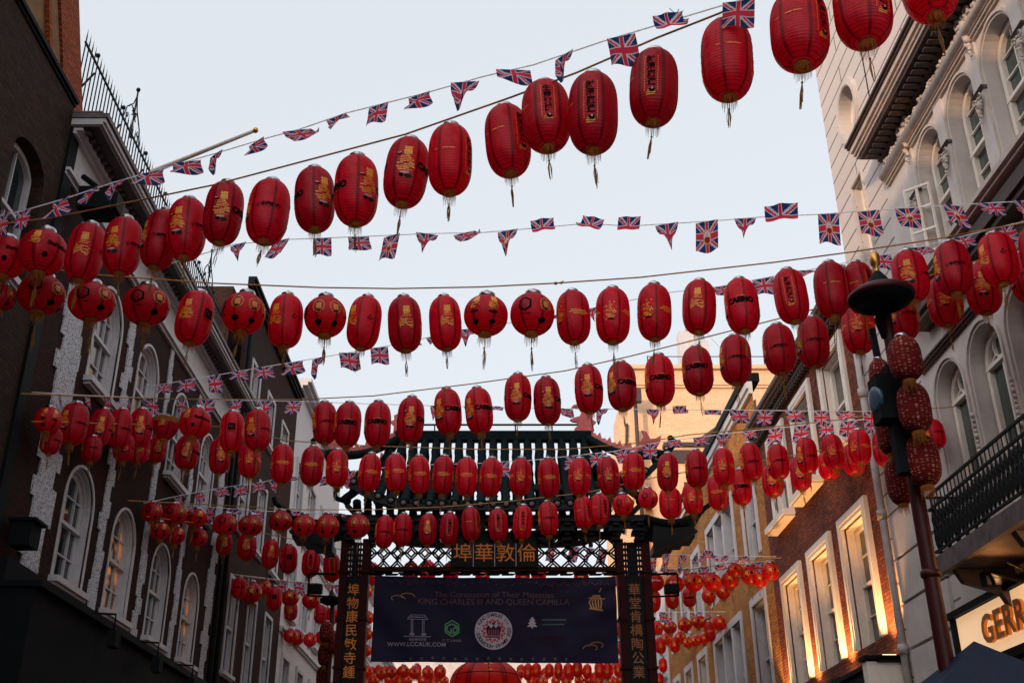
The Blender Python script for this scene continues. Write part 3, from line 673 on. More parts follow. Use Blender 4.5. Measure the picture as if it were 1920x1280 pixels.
mb = MB(); abox(mb, R, 9, 17.3, -.02, .01, 0, 3.9); mb.tube([R.p(14.9, .25, 5.1), R.p(14.9, .7, 5.2), R.p(14.6, .8, 5.0)], .03, 6); abox(mb, R, 14.9, 15.1, .55, .75, 5.05, 5.25); mb.tube([R.p(14.2, .4, 5.3), R.p(13.9, .5, 5.1), R.p(14.0, .6, 5.0), R.p(14.5, .6, 5.25)], .012, 4)
tag(mb.build('floodlight', 'black'), 'black floodlight with loose cable above the gold letter sign', 'floodlight')
def lamp(name, loc, energy, color, size=.15, to=None, spot=None, blend=.6):
    d = bpy.data.lights.new(name, 'SPOT' if spot else 'POINT'); d.energy = energy; d.color = color; d.shadow_soft_size = size
    if spot: d.spot_size = radians(spot); d.spot_blend = blend
    o = bpy.data.objects.new(name, d); COL.objects.link(o); o.location = loc
    if to is not None: o.rotation_euler = (Vector(to)-Vector(loc)).to_track_quat('-Z', 'Y').to_euler()
    return o
lamp('sign_lamp_light', R.p(14.9, .6, 5.12), 20, (1, .42, .12), .06); lamp('sign_lamp_light', R.p(12.6, .6, 5.12), 20, (1, .45, .15), .06)

# ---- right: red-brown brick house with three tall windows lit from below
r2 = thing('brick_house', (7.5, 25, 0), 'red brown brick house with tall white windows lit by warm uplights', 'building')
A2 = [22.1, 24.7, 27.3]; OP = [(a, 1.45, 5.55, 2.5, False) for a in A2] + [(a, 1.4, 9.6, 2.2, False) for a in A2]
facade(R, 20.25, 29.2, 0, 12.6, OP, .3).build('wall', 'brick_mid', r2); body(R, 20.25, 29.2, 12.6, r2, 'brick_mid')
Wn = win_meshes(R, 1.45, 2.5, sur=.24, proud=.12, rec=.30, steps=3, cols=2, rows=2, fw=.09, sill=0, msur='white_warm', mfr='white_warm', mgl='curtain')
for a in A2: put_win(R, Wn, r2, a, 5.55)
Wn = win_meshes(R, 1.4, 2.2, sur=.22, proud=.10, rec=.26, steps=3, cols=2, rows=1, fw=.09, sill=.30, sillh=.14, msur='white_warm', mfr='white_warm', mgl='curtain')
for a in A2: put_win(R, Wn, r2, a, 9.6)
mb = MB()
for k in range(48):
    a = 20.4+k*.185; abox(mb, R, a, a+.08, .0, .16, 12.22, 12.32); abox(mb, R, a, a+.08, .0, .28, 12.42, 12.52)
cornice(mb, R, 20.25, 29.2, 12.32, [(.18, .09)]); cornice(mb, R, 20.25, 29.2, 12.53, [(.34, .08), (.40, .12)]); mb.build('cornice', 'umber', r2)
mb = MB(); mb.poly([(7.3, 20.25, 12.75), (7.4, 20.25, 13.0), (11, 20.25, 15.0), (15, 20.25, 12.75)], 8.9, (0, 1, 0)); mb.build('roof', 'slate', r2)
mb = MB(); abox(mb, R, 20.4, 29.1, 0, .5, 4.35, 4.9); abox(mb, R, 20.4, 29.1, 0, .35, 0, 4.3); abox(mb, R, 20.3, 29.2, 0, .56, 4.9, 4.98); mb.build('shop_front', 'black', r2)
for i, a in enumerate((20.75, 23.42, 26.0, 28.65)):
    s_ = thing('uplight', R.p(a, .3, 5.03), 'flat black uplight casting amber light on brick wall, %s from the lamp post' % ('nearest', 'second', 'third', 'fourth')[i], 'uplight', 'uplights on the shop ledge')
    mb = MB(); abox(mb, R, a-.26, a+.26, .04, .46, 5.0, 5.06); abox(mb, R, a-.2, a+.2, .05, .4, 4.985, 5.0); mb.build('housing', 'black', s_)
    mb = MB(); abox(mb, R, a-.20, a+.20, .12, .36, 5.06, 5.075); mb.build('lamp_glass', 'lamp_face', s_)
    lamp('uplight_lamp', R.p(a, .42, 5.12), 420, (1, .48, .16), .05, to=R.p(a, .10, 7.4), spot=95)
# projecting cream box sign
bs = thing('box_sign', R.p(20.6, .5, 4.6), 'blank cream box sign projecting from the shop ledge beside the pipe', 'sign')
mb = MB(); abox(mb, R, 20.35, 20.6, .05, .75, 3.3, 4.92); mb.build('sign_box', 'white_warm', bs)
mb = MB(); abox(mb, R, 20.3, 20.65, .0, .80, 4.95, 5.02); mb.build('sign_cap', 'black', bs)

# ---- right: yellow stock brick house
r3 = thing('yellow_brick_house', (7.5, 38, 0), 'yellow stock brick house with plain white window surrounds behind the gate', 'building')
OP = [(31.05, 1.5, 5.3, 3.0, False), (40.2, 1.5, 5.3, 3.0, False), (43.2, 1.4, 5.3, 3.0, False), (46.2, 1.4, 5.3, 3.0, False),
      (31.0, 1.5, 9.5, 2.4, False), (40.0, 1.4, 9.5, 2.4, False), (43.0, 1.3, 9.5, 2.3, False), (46, 1.3, 9.5, 2.3, False),
      (35.6, 4.2, 5.3, 3.0, False), (35.4, 4.2, 9.5, 2.5, False)]
facade(R, 29.2, 48, 0, 13.9, OP, .34).build('wall', 'brick_yellow', r3); body(R, 29.2, 48, 13.9, r3, 'brick_yellow')
cache = {}
for o in OP:
    k = (o[1], o[3])
    if k not in cache: cache[k] = win_meshes(R, o[1], o[3], sur=.22, proud=.07, rec=.30, steps=1, cols=(6 if o[1] > 3 else 2), rows=1, fw=.14 if o[1] > 3 else .09, sill=0, msur='white', mfr='white', mgl='curtain')
    put_win(R, cache[k], r3, o[0], o[2])
for z, h in ((5.3, 3.0), (9.5, 2.5)):
    for q in (-.72, .72): mb = MB(); abox(mb, R, 35.5+q-.12, 35.5+q+.12, -.29, .04, z+.01, z+h-.01); mb.build('mullion', 'white', r3)
mb = MB(); cornice(mb, R, 29.2, 48, 13.9, [(.10, .16), (.16, .22)]); mb.build('parapet_coping', 'white', r3)
mb = MB(); abox(mb, R, 29.2, 48, -.25, .22, 14.29, 14.55); mb.build('gutter', 'black', r3)
lamp('far_uplight', R.p(42, .5, 5.2), 60, (1, .5, .15), .1, to=R.p(42, .1, 9), spot=120); lamp('far_uplight', R.p(38.4, .5, 5.2), 60, (1, .5, .15), .1, to=R.p(38.4, .1, 9), spot=120)
stucco('stucco_house', R, 48, 66, 13.4, 'pale stucco house beyond the yellow brick house on the right', 'white', [(5.2, 2.2), (9.0, 2.0)])
stucco('stucco_house', R, 66, 95, 12.5, 'farthest low cream terrace on the right side', 'cream', [(5.2, 2.2), (9.0, 2.0)])

# ---- sunlit tower blocks beyond
def front(name, x0, x1, Y, z1, m, label, wins=(), depth=10, z0=0):
    b = thing(name, ((x0+x1)/2, Y, 0), label, 'building'); T = Wall(0, Y)
    facade(T, x0, x1, z0, z1, [(a, w_, z, h, False) for a, w_, z, h in wins], .2).build('wall', m, b)
    mb = MB(); mb.box(x0, x1, Y+.3, Y+depth, z0, z1-.02); mb.build('side_wall', m, b)
    for a, w_, z, h in wins: put_win(T, win_meshes(T, w_, h, sur=.08, proud=.05, rec=.18, cols=2, rows=1, sill=.08, msur='umber', mfr='umber'), b, a, z)
    return b
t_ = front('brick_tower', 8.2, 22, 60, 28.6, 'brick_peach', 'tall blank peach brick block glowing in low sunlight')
mb = MB(); T = Wall(0, 60); cornice(mb, T, 8.1, 22, 27.2, [(.12, .15), (.2, .15)]); cornice(mb, T, 8.1, 22, 28.4, [(.25, .25)]); mb.build('parapet_band', 'brick_peach', t_)
mb = MB()
for a in (9.4, 13, 16.5, 20): mb.tube([(a, 60.6, 28.6), (a, 60.6, 29.6)], .03, 4)
mb.tube([(9.4, 60.6, 29.55), (20, 60.6, 29.55)], .03, 4); mb.build('roof_rail', 'iron', t_)
mb = MB(); mb.box(11.5, 12.6, 61, 62, 28.7, 31.5); mb.tube([(12, 61, 31.5), (12, 61, 33.5)], .08, 6); mb.box(12.7, 13.3, 61, 61.5, 29.8, 30.8); mb.obox((12, 61, 33), (15, 61, 29), .05, .05); mb.build('roof_plant', 'white', t_)
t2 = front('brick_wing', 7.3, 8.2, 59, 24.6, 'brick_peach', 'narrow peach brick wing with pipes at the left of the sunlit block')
mb = MB(); mb.tube([(8.25, 58.9, 18), (8.25, 58.9, 26.5)], .12, 6); mb.tube([(7.2, 58.9, 18), (7.7, 58.9, 24.5)], .08, 6); mb.box(7.9, 8.6, 58.6, 59, 25.8, 26.6); mb.build('downpipe', 'umber', t2)
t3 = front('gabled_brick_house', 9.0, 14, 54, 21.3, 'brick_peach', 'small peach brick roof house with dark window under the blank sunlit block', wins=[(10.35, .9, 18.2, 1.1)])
mb = MB(); mb.box(8.9, 14, 53.8, 54.4, 21.3, 21.5); mb.poly([(10.4, 53.95, 21.5), (14.0, 53.95, 21.5), (14.0, 53.95, 24)], .4, (0, 1, 0)); mb.box(9.3, 10.3, 53.9, 53.97, 20.4, 21.1); mb.build('roof', 'umber', t3)
front('end_terrace', -12, 12, 98, 19, 'cream', 'pale building closing the far end of the street', wins=[(x*2.4, 1.1, z, 1.8) for x in range(-4, 5) for z in (6, 9.5, 13)])

# ------------------------------------------------------------------ paifang gate
GY = 27.0
gt = thing('chinatown_gate', (0, GY, 0), 'black and red Chinese gate with open tiled roof and gilded characters', 'gate')
def gz(py, Y=GY): return atY(CX, py, Y).z
def gx(px, py, Y=GY): return atY(px, py, Y).x
XC = .04; zl0, zl1 = gz(1064), gz(1010); zb = gz(1079)
PO = [(-3.80, -3.62), (-3.26, -3.08), (3.06, 3.24), (3.70, 3.90)]
for i, (x0, x1) in enumerate(PO):
    mb = MB(); mb.box(x0, x1, GY-.2, GY+.1, 0, 8.95)
    for k in range(7): mb.box(x0-.03, x1+.03, GY-.23, GY+.13, 1.2+k*1.15, 1.26+k*1.15)
    mb.build('post', 'gate_red', gt)
for (xa, xb, s_) in ((-3.62, -3.26, '埠物康民敏寺鍾'), (3.24, 3.70, '華堂肯構陶公業')):
    mb = MB(); mb.box(xa, xb, GY-.10, GY+.02, 3.3, gz(1085)); pb = mb.build('couplet_board', 'gate_black', gt)
    mb = MB(); top_, bot = gz(1108), gz(1262); xm = (xa+xb)/2
    for i, c in enumerate(s_): text_part(mb, c, .31, (xm, GY-.104, top_+(bot-top_)*i/6-.0), (1, 0, 0), (0, 0, 1), bold=.001)
    mb.build('characters', 'char_gold' if xa < 0 else 'char_dull', pb)
    mb = MB(); z = gz(1085)
    for xx in (xa+.06, xm, xb-.06): mb.box(xx-.02, xx+.02, GY-.08, GY, z, 8.9)
    zz = z
    while zz < 8.9: mb.box(xa, xb, GY-.07, GY-.01, zz, zz+.06); zz += .14
    mb.box(xa+.1, xb-.1, GY-.05, GY, z, 8.9); mb.build('slatted_panel', 'gate_black', gt)
# beams around the lattice
mb = MB(); x0, x1 = -3.08, 3.06
mb.box(x0, x1, GY-.12, GY+.05, zl1, zl1+.10); mb.box(x0, x1, GY-.12, GY+.05, zl0-.10, zl0); mb.build('beam', 'gate_red', gt)
h = zl1-zl0; s_ = h/2.0; pw = (gx(848, 1037), gx(1007, 1037))
def bar(p, q, t=.035): mb.obox((p[0], GY-.03, p[1]), (q[0], GY-.03, q[1]), t, .04)
for (xa, xb) in ((x0, pw[0]), (pw[1], x1)):
    mb = MB(); n = round((xb-xa)/s_); dx = (xb-xa)/n; c = dx*.3
    for i in range(n):
        for j in range(2):
            ax, az = xa+i*dx, zl0+j*s_
            bar((ax, az+s_/2), (ax+dx/2, az+s_)); bar((ax+dx/2, az+s_), (ax+dx, az+s_/2)); bar((ax+dx, az+s_/2), (ax+dx/2, az)); bar((ax+dx/2, az), (ax, az+s_/2))
            q = .28
            pts = [(ax+dx*u_, az+s_*v_) for u_, v_ in ((q, 0), (1-q, 0), (1, q), (1, 1-q), (1-q, 1), (q, 1), (0, 1-q), (0, q))]
            for k in range(8): bar(pts[k], pts[(k+1) % 8], .028)
    bar((xa, zl0), (xa, zl1), .06); bar((xb, zl0), (xb, zl1), .06)
    for i in range(2, n, 3):
        cx_, cz_ = xa+i*dx, zl0+s_
        for k in range(12): bar((cx_+.13*cos(k*pi/6), cz_+.13*sin(k*pi/6)), (cx_+.13*cos((k+1)*pi/6), cz_+.13*sin((k+1)*pi/6)), .035)
    mb.build('lattice', 'gate_black', gt)
def fret(z0, z1, name):
    global mb
    mb = MB(); zm = (z0+z1)/2; n = 17; dx = (x1-x0)/n; hh = z1-z0
    for i in range(n):
        a = x0+i*dx
        bar((a, zm+hh*.12), (a+dx*.34, zm+hh*.12), .026); bar((a+dx*.34, zm+hh*.12), (a+dx*.34, z1-.01), .026); bar((a+dx*.34, z1-.01), (a+dx, z1-.01), .026) if i % 2 == 0 else bar((a, z1-.01), (a+dx*.6, z1-.01), .026)
        bar((a+dx*.5, z0+.02), (a+dx*.5, zm), .026); bar((a+dx*.2, zm-hh*.12), (a+dx, zm-hh*.12), .026); bar((a+dx*.1, z0+.02), (a+dx*.9, z0+.02), .026)
        bar((a+dx*.75, zm+hh*.12), (a+dx*.75, zm-hh*.12), .026)
    return mb.build(name, 'gate_black', gt)
fret(zb, zl0-.11, 'fret_band'); fret(zl1+.11, zl1+.11+(zl0-.11-zb), 'fret_band')
# plaque
mb = MB(); mb.box(pw[0], pw[1], GY-.16, GY-.04, zl0-.02, zl1+.06); pq = mb.build('name_board', 'gate_black', gt)
mb = MB()
for i in (1, 2, 3): xx = pw[0]+(pw[1]-pw[0])*i/4; mb.box(xx-.01, xx+.01, GY-.168, GY-.158, zl0, zl1)
mb.build('divider', 'banner_white', pq)
mb = MB()
for i, c in enumerate('埠華敦倫'): text_part(mb, c, .49, (pw[0]+(pw[1]-pw[0])*(i+.5)/4, GY-.165, (zl0+zl1)/2-.06), (1, 0, 0), (0, 0, 1), th=.01)
mb.build('characters', 'char_gold', pq)
# bracket sets under the eave
mb = MB(); zt0 = zl1+.42
bzs = gz(975, 26.7)
mb.box(-3.9, 3.95, GY-.25, GY+.1, zl1+.44, zl1+.56); mb.box(-3.9, 3.95, 26.5, 26.62, 9.15, 9.27)
n = 13
for i in range(n):
    x = -3.6+7.25*i/(n-1)
    for (w_, z, y0, y1) in ((.10, 8.78, 26.85, 27), (.24, 8.90, 26.7, 27.0), (.14, 9.0, 26.6, 27.1), (.34, 9.08, 26.5, 27.1), (.16, 9.2, 26.4, 27.1), (.40, 9.28, 26.35, 27.1)):
        mb.box(x-w_/2, x+w_/2, y0, y1, z, z+.075)
    for s_ in (-1, 1): mb.sphere((x+s_*.17, 26.55, 9.06), .05, 8); mb.sphere((x+s_*.2, 26.4, 9.27), .055, 8)
mb.build('bracket_set', 'gate_black', gt)
# open roof of tile ribs
ZR, YR = 12.0, 27.9; YE = 26.1; ZE = 9.62; XR, XE = 2.55, 4.05
def eave_z(x): return ZE + .10*(x/XE)**2 + 1.15*max(0, (abs(x)-1.9)/(XE-1.9))**2.2
def hip_t(x): return max(0, (abs(x)-XR)/(XE+.1-XR))
def rib_pt(x, t, sgn):
    ze = eave_z(x); z = ZR+(ze-ZR)*t - .35*sin(pi*t)
    return (x*(1+.03*t), YR - sgn*(YR-YE)*t, z)
for sgn, nm in ((1, 'tile_ribs'), (-1, 'rear_tile_ribs')):
    mb = MB(); N = 26
    for i in range(N+1):
        x = -4.0+8.0*i/N; t0 = hip_t(x)
        pts = [rib_pt(x, t0+(1-t0)*k/24, sgn) for k in range(25)]
        mb.tube(pts, [.105 if k % 3 else .122 for k in range(25)], 8)
        e = Vector(pts[-1]); mb.tube([e+Vector((0, -.03*sgn, 0)), e+Vector((0, .05*sgn, .0))], .10, 10)
        mb.tube([e+Vector((0, -.04*sgn, 0)), e+Vector((0, -.03*sgn, 0))], .06, 10, 1)
    mb.build(nm, ['gate_tile', 'ledge'], gt)
    for t, th in ((.50, .15), (.97, .13), (.80, .10)):
        mb = MB(); xs = [-4.0+8.0*i/20 for i in range(21)]; xs = [x for x in xs if hip_t(x) <= t+.02]
        for i in range(len(xs)-1):
            p, q = Vector(rib_pt(xs[i], t, sgn)), Vector(rib_pt(xs[i+1], t, sgn)); dz = Vector((0, 0, -.12)); mb.obox(p+dz, q+dz, .16, th)
        mb.build('purlin', 'gate_black', gt)
mb = MB(); mb.box(-XR-.1, XR+.1, YR-.14, YR+.14, ZR-.06, ZR+.2); mb.build('ridge_beam', 'gate_tile', gt)
mb = MB(); mb.tube([(-XR+.1, YR, ZR+.42), (XR-.1, YR, ZR+.42)], .028, 6)
for x in (-1.6, -.5, .6, 1.6): mb.tube([(x, YR, ZR+.1), (x, YR, ZR+.42)], .02, 6)
mb.build('ridge_rail', 'gate_red', gt)
SCR = [(0, 0), (.62, 0), (.60, .2), (.72, .34), (.60, .42), (.62, .56), (.50, .62), (.40, .88), (.22, .98), (.0, .92), (-.10, .78), (.04, .86), (.18, .82), (.26, .68), (.20, .54), (.06, .5), (-.12, .42), (-.04, .36), (.1, .34), (.14, .22), (.02, .12)]
def scroll(x, y, z, s_, flip):
    m_ = MB(); m_.poly([(x+(q[0]-.3)*s_*flip, y-.05, z+q[1]*s_) for q in SCR], .1, (0, 1, 0)); return m_.build('ridge_scroll', 'gate_pink', gt)
scroll(2.45, YR, ZR+.2, .85, 1); scroll(-2.45, YR, ZR+.2, .85, -1)
for sx in (-1, 1):
    for sgn in (1, -1):
        P = [(sx*(XR+(XE+.12-XR)*t), YR-sgn*(YR-YE+.05)*t, ZR+(eave_z(XE)-ZR)*t-.22*sin(pi*t)+.05) for t in [k/14 for k in range(15)]]
        e = Vector(P[-1]); dirv = Vector((sx*.75, -sgn*.6, 0)).normalized()
        tail = [e+dirv*d+Vector((0, 0, q)) for d, q in ((.15, -.02), (.3, .03), (.42, .13), (.45, .26), (.36, .33))]
        mb = MB(); mb.tube(P, .12, 6); mb.tube([P[-1]]+tail, [.12, .09, .075, .065, .06, .065], 6); mb.sphere(tail[-1], .085, 8); mb.build('hip_beam', 'gate_tile', gt)
        mb = MB()
        for k in range(13):
            p, q = Vector(P[k]), Vector(P[k+1]); m_ = (p+q)/2
            mb.poly([p+Vector((0, -.03, .06)), q+Vector((0, -.03, .06)), q+Vector((0, -.03, .20)), m_+Vector((sx*.03, -.03, .24 if k % 2 else .34)), p+Vector((0, -.03, .20))], .06, (0, 1, 0))
        p = Vector(P[12]); mb.poly([p+Vector((sx*a_, -.04, b_)) for a_, b_ in ((-.25, .15), (.2, .15), (.32, .34), (.36, .52), (.22, .44), (.08, .42), (-.02, .62), (-.14, .66), (-.08, .5), (-.2, .34))], .08, (0, 1, 0)); mb.build('hip_crest', 'gate_pink', gt)
# low side roofs
for sx in (-1, 1):
    P0 = (3.85, 9.9); pr = []
    for i in range(9):
        t = i/8; pr.append((sx*(3.75+1.45*t), 9.35-.55*t+.75*t**2.4))
    mb = MB()
    for i in range(8):
        a, b_ = pr[i], pr[i+1]; mb.poly([(a[0], 26.35, a[1]), (b_[0], 26.35, b_[1]), (b_[0], 26.35, b_[1]-.09), (a[0], 26.35, a[1]-.09)], 1.5, (0, 1, 0))
    for y in (26.3, 27.85): mb.tube([(q[0], y, q[1]) for q in pr], .09, 6)
    for y in [26.5+.22*k for k in range(6)]: mb.tube([(q[0], y, q[1]+.05) for q in pr], .07, 6)
    e = pr[-1]; mb.tube([(e[0], 26.3, e[1]), (e[0]+sx*.2, 26.2, e[1]+.12), (e[0]+sx*.25, 26.15, e[1]+.28)], .06, 6)
    mb.build('side_roof', 'gate_tile', gt)
    mb = MB(); mb.poly([(sx*3.95, 26.32, 9.25), (sx*3.95, 26.32, 8.5), (sx*4.3, 26.32, 8.66), (sx*4.75, 26.32, 8.82), (sx*5.05, 26.32, 9.02), (sx*4.9, 26.32, 9.12), (sx*4.4, 26.32, 9.1)], .25, (0, 1, 0))
    for k in range(4):
        mb.box(min(sx*(3.99+.25*k), sx*(4.25+.25*k)), max(sx*(3.99+.25*k), sx*(4.25+.25*k)), 26.55, 27.4, 8.62+.10*k, 8.8+.10*k)
    mb.build('side_bracket', 'gate_black', gt)
    mb = MB(); xx = sx*4.55
    mb.obox((sx*3.9, 27, 8.1), (xx, 26.9, 8.1), .05, .05); mb.obox((xx, 26.9, 8.1), (xx, 26.9, 7.55), .04, .04); mb.obox((sx*3.9, 27, 7.55), (xx, 26.9, 7.55), .04, .04); mb.box(min(xx, xx-sx*.35), max(xx, xx-sx*.35), 26.7, 26.95, 7.6, 7.8); mb.build('spotlight', 'black', gt)

# ------------------------------------------------------------------ banner
BY = 26.62
def bp(px, py): return atY(px, py, BY)
bn = thing('banner', bp(928, 1160), 'navy coronation banner with round emblem hung across the gate opening', 'banner')
A_, B_, C__, D__ = bp(703, 1078), bp(1154, 1080), bp(1160, 1243), bp(695, 1240)
def bpos(s_, t):
    top = A_.lerp(B_, s_); bot = D__.lerp(C__, s_); sag = -.05*sin(pi*s_)*(1-t); p = top.lerp(bot, t)
    fold = .028*sin(9*s_+14*(s_-.5)*t) * (1-abs(2*t-1)*.4) + .03*sin(23*(s_+t*.9))*(1-t)*max(0, s_-.6)*2 + .018*sin(40*s_-10*t)*.5
    return Vector((p.x, p.y+fold*1.4, p.z+sag))
mb = MB(); NX, NZ = 96, 36; vs = [bpos(i/NX, j/NZ) for j in range(NZ+1) for i in range(NX+1)]
mb.add(vs, [(j*(NX+1)+i, j*(NX+1)+i+1, (j+1)*(NX+1)+i+1, (j+1)*(NX+1)+i) for j in range(NZ) for i in range(NX)], 0, True); mb.build('banner_cloth', 'banner', bn)
WB = (B_-A_).length; HB = (A_-D__).length
def print2d(mb, vs, fs, mi=0, L_=.12):
    """prints given in metres from the banner centre, laid on the folded cloth"""
    vs, fs = tri_split(vs, fs, L_)
    P = []
    for x, y in vs:
        p = bpos(x/WB+.5, .5-y/HB); P.append(p+Vector((0, -.012, 0)))
    mb.add(P, fs, mi)
def px2b(px, py): q = bp(px, py); c = (A_+B_+C__+D__)/4; return (q.x-c.x, q.z-c.z)
def btext(mb, s, px, py, hpx, mi=0, bold=0, spacing=1.0, align='CENTER'):
    size = hpx/F*27/.92*1.38; vs, fs = text2d(s, size, bold, align, 3, spacing); c = px2b(px, py); print2d(mb, [(x+c[0], y+c[1]) for x, y in vs], fs, mi)
mb = MB(); btext(mb, 'The Coronation of Their Majesties', 926, 1112, 10.2, spacing=1.02); btext(mb, 'KING CHARLES III AND QUEEN CAMILLA', 925, 1126, 10.2, spacing=1.0); mb.build('title_lettering', 'banner_dim', bn)
mb = MB(); btext(mb, 'WWW.LCCAUK.COM', 781, 1208, 7.0, bold=.002, spacing=1.05); btext(mb, '倫敦華埠商會', 783, 1199, 3.6)
def seg(mb, pts, wpx, mi=0):
    P = [px2b(*p) for p in pts]; wd = wpx/F*29
    for i in range(len(P)-1):
        (a, b_), (c, d) = P[i], P[i+1]; L_ = sqrt((c-a)**2+(d-b_)**2) or 1; nx, ny = -(d-b_)/L_*wd/2, (c-a)/L_*wd/2
        print2d(mb, [(a+nx, b_+ny), (c+nx, d+ny), (c-nx, d-ny), (a-nx, b_-ny)], [(0, 1, 2, 3)], mi)
seg(mb, [(764, 1160), (770, 1152), (796, 1152), (802, 1160), (764, 1160)], 1.0); seg(mb, [(768, 1156), (798, 1156)], 1.4)
for x in (771, 774, 792, 795): seg(mb, [(x, 1160), (x, 1187)], 1)
for x in (771, 793): seg(mb, [(x-3, 1188), (x+6, 1188), (x+4, 1190), (x-1, 1190), (x-3, 1188)], 1.6)
seg(mb, [(757, 1193), (808, 1193)], 1.2); mb.build('gate_logo', 'banner_grey', bn)
mb = MB(); hexp = [(847.5+14.5*cos(pi/2+k*pi/3), 1176-15.5*sin(pi/2+k*pi/3)) for k in range(7)]; seg(mb, hexp, 2.2)
seg(mb, [(838, 1172), (847, 1167), (857, 1172)], 2.6); seg(mb, [(838, 1172), (838, 1181), (846, 1186), (846, 1176)], 2.6); seg(mb, [(850, 1186), (857, 1182), (857, 1172), (850, 1176)], 2.6); seg(mb, [(850, 1178), (850, 1187)], 2.4); mb.build('green_logo', 'banner_green', bn)
mb = MB(); btext(mb, 'C C LAND', 847.5, 1199.5, 4.2, spacing=1.2); mb.build('logo_lettering', 'banner_grey', bn)
# emblem
EC = (925.5, 1181); 
def ringp(mb, r0, r1, mi, n=48, c=EC):
    a = [px2b(c[0]+r0*cos(2*pi*k/n), c[1]-r0*sin(2*pi*k/n)*1.02) for k in range(n)]; b_ = [px2b(c[0]+r1*cos(2*pi*k/n), c[1]-r1*sin(2*pi*k/n)*1.02) for k in range(n)]
    print2d(mb, a+b_, [(i, (i+1) % n, (i+1) % n+n, i+n) for i in range(n)], mi)
mb = MB(); ringp(mb, 24.3, 35.3, 0); ringp(mb, 1, 24.3, 0); mb.build('emblem_disc', 'banner_white', bn)
def arc_text(mb, s, r, a0, a1, hpx, mi=0, inward=False):
    size = hpx/F*29*1.38; n = len(s)
    for i, ch in enumerate(s):
        if ch == ' ': continue
        a = a0+(a1-a0)*i/(n-1); c = px2b(EC[0]+r*cos(a), EC[1]-r*1.02*sin(a)); th = a-pi/2 if not inward else a+pi/2
        vs, fs = text2d(ch, size, .002, 'CENTER', 2); vs = [(x*cos(th)-y*sin(th)+c[0], x*sin(th)+y*cos(th)+c[1]) for x, y in vs]
        vs2, fs2 = tri_split(vs, fs, .12); mb.add([bpos(x/WB+.5, .5-y/HB)+Vector((0, -.016, 0)) for x, y in vs2], fs2, mi)
def over(mb, pts, off=-.016):
    n = len(pts); P = [px2b(*p) for p in pts]; mb.add([bpos(x/WB+.5, .5-y/HB)+Vector((0, off, 0)) for x, y in P], [tuple(range(n))])
mb = MB(); arc_text(mb, 'KING CHARLES III', 29.6, radians(152), radians(28), 6.2); arc_text(mb, 'CORONATION', 29.6, radians(192), radians(262), 6.2, inward=True)
arc_text(mb, '6TH MAY 2023', 29.6, radians(282), radians(366), 6.2, inward=True)
for a in (171, 272, 12): over(mb, [(EC[0]+29.6*cos(radians(a))+1.2*cos(k*pi/3), EC[1]-29.6*sin(radians(a))+1.2*sin(k*pi/3)) for k in range(6)])
# crown of the emblem
over(mb, [(913, 1194), (938, 1194), (938, 1191), (913, 1191)]); over(mb, [(914, 1190), (911, 1176), (916, 1170), (921, 1176), (925.5, 1170), (930, 1176), (935, 1170), (940, 1176), (937, 1190)])
over(mb, [(925.5+3*cos(k*pi/4), 1167+3*sin(k*pi/4)) for k in range(8)]); mb.build('emblem_lettering', 'banner', bn)
mb = MB(); random.seed(2)
for k in range(26):
    a = 2*pi*k/26; r = 21 if k % 2 else 17.6; c = (EC[0]+r*cos(a), EC[1]-r*sin(a)); q = 2.8 if k % 2 else 3.9
    over(mb, [(c[0]+q*(1 if j % 2 else .6)*cos(j*pi/5+a), c[1]+q*(1 if j % 2 else .6)*sin(j*pi/5+a)) for j in range(10)], -.017)
for x in (917, 921.5, 925.5, 929.5, 934): over(mb, [(x-1, 1188), (x-1, 1180), (x, 1177.5), (x+1, 1180), (x+1, 1188)], -.019)
mb.build('emblem_flowers', 'banner_red', bn)
mb = MB(); over(mb, [(998, 1153), (992, 1160), (995, 1160), (990, 1166), (994, 1166), (988, 1172), (997, 1172), (996.5, 1175), (999.5, 1175), (999, 1172), (1008, 1172), (1002, 1166), (1006, 1166), (1001, 1160), (1004, 1160)], -.012); mb.build('tree_logo', 'banner_white', bn)
mb = MB(); [seg(mb, [(x_, 1196), (x_, 1190)], 3.2) for x_ in range(996, 1062, 6)]; btext(mb, 'CASINO', 1027, 1204, 5, spacing=1.3); mb.build('casino_logo', 'gate_red', bn)
mb = MB(); seg(mb, [(1016, 1159), (1062, 1159)], 3); seg(mb, [(1016, 1168), (1058, 1168)], 2.4); mb.build('faint_logo', 'banner_teal', bn)
mb = MB()
for k in range(15):
    c = (770+k*20.9, 1234+random.uniform(-1, 1)); over(mb, [(c[0]+4.0*(1 if j % 2 else .55)*cos(j*pi/6), c[1]+4.0*(1 if j % 2 else .55)*sin(j*pi/6)) for j in range(12)], -.012)
for i in range(28):
    c = (735+i*15, 1091+3*sin(i)); over(mb, [(c[0]+1.3*cos(j*pi/3), c[1]+1.3*sin(j*pi/3)) for j in range(6)], -.012)
for x0_ in range(1005, 1140, 17): seg(mb, [(x0_+t, 1085+10*sin(pi*t/17)) for t in range(0, 18, 3)], .7)
for x0_ in range(720, 860, 20): seg(mb, [(x0_+t, 1084+6*sin(pi*t/20)) for t in range(0, 21, 4)], .5)
mb.build('ornament_print', 'banner_dim', bn)
for cx_, cy_, fl in ((742, 1123, 1), (1123, 1209, -1), (760, 1118, 1), (1112, 1214, -1)):
    mb = MB(); seg(mb, [(cx_+fl*(18-t)*cos(t*.32), cy_-(14-t*.8)*sin(t*.32)*.7) for t in range(0, 13)], 1.3); mb.build('swirl_print', 'banner_gold', bn)
mb = MB()
for k in range(5):
    q = -10+5*k; seg(mb, [(1118+q*.5, 1114-1), (1116+q*1.15, 1126), (1118+q*.8, 1139)], 2.4)
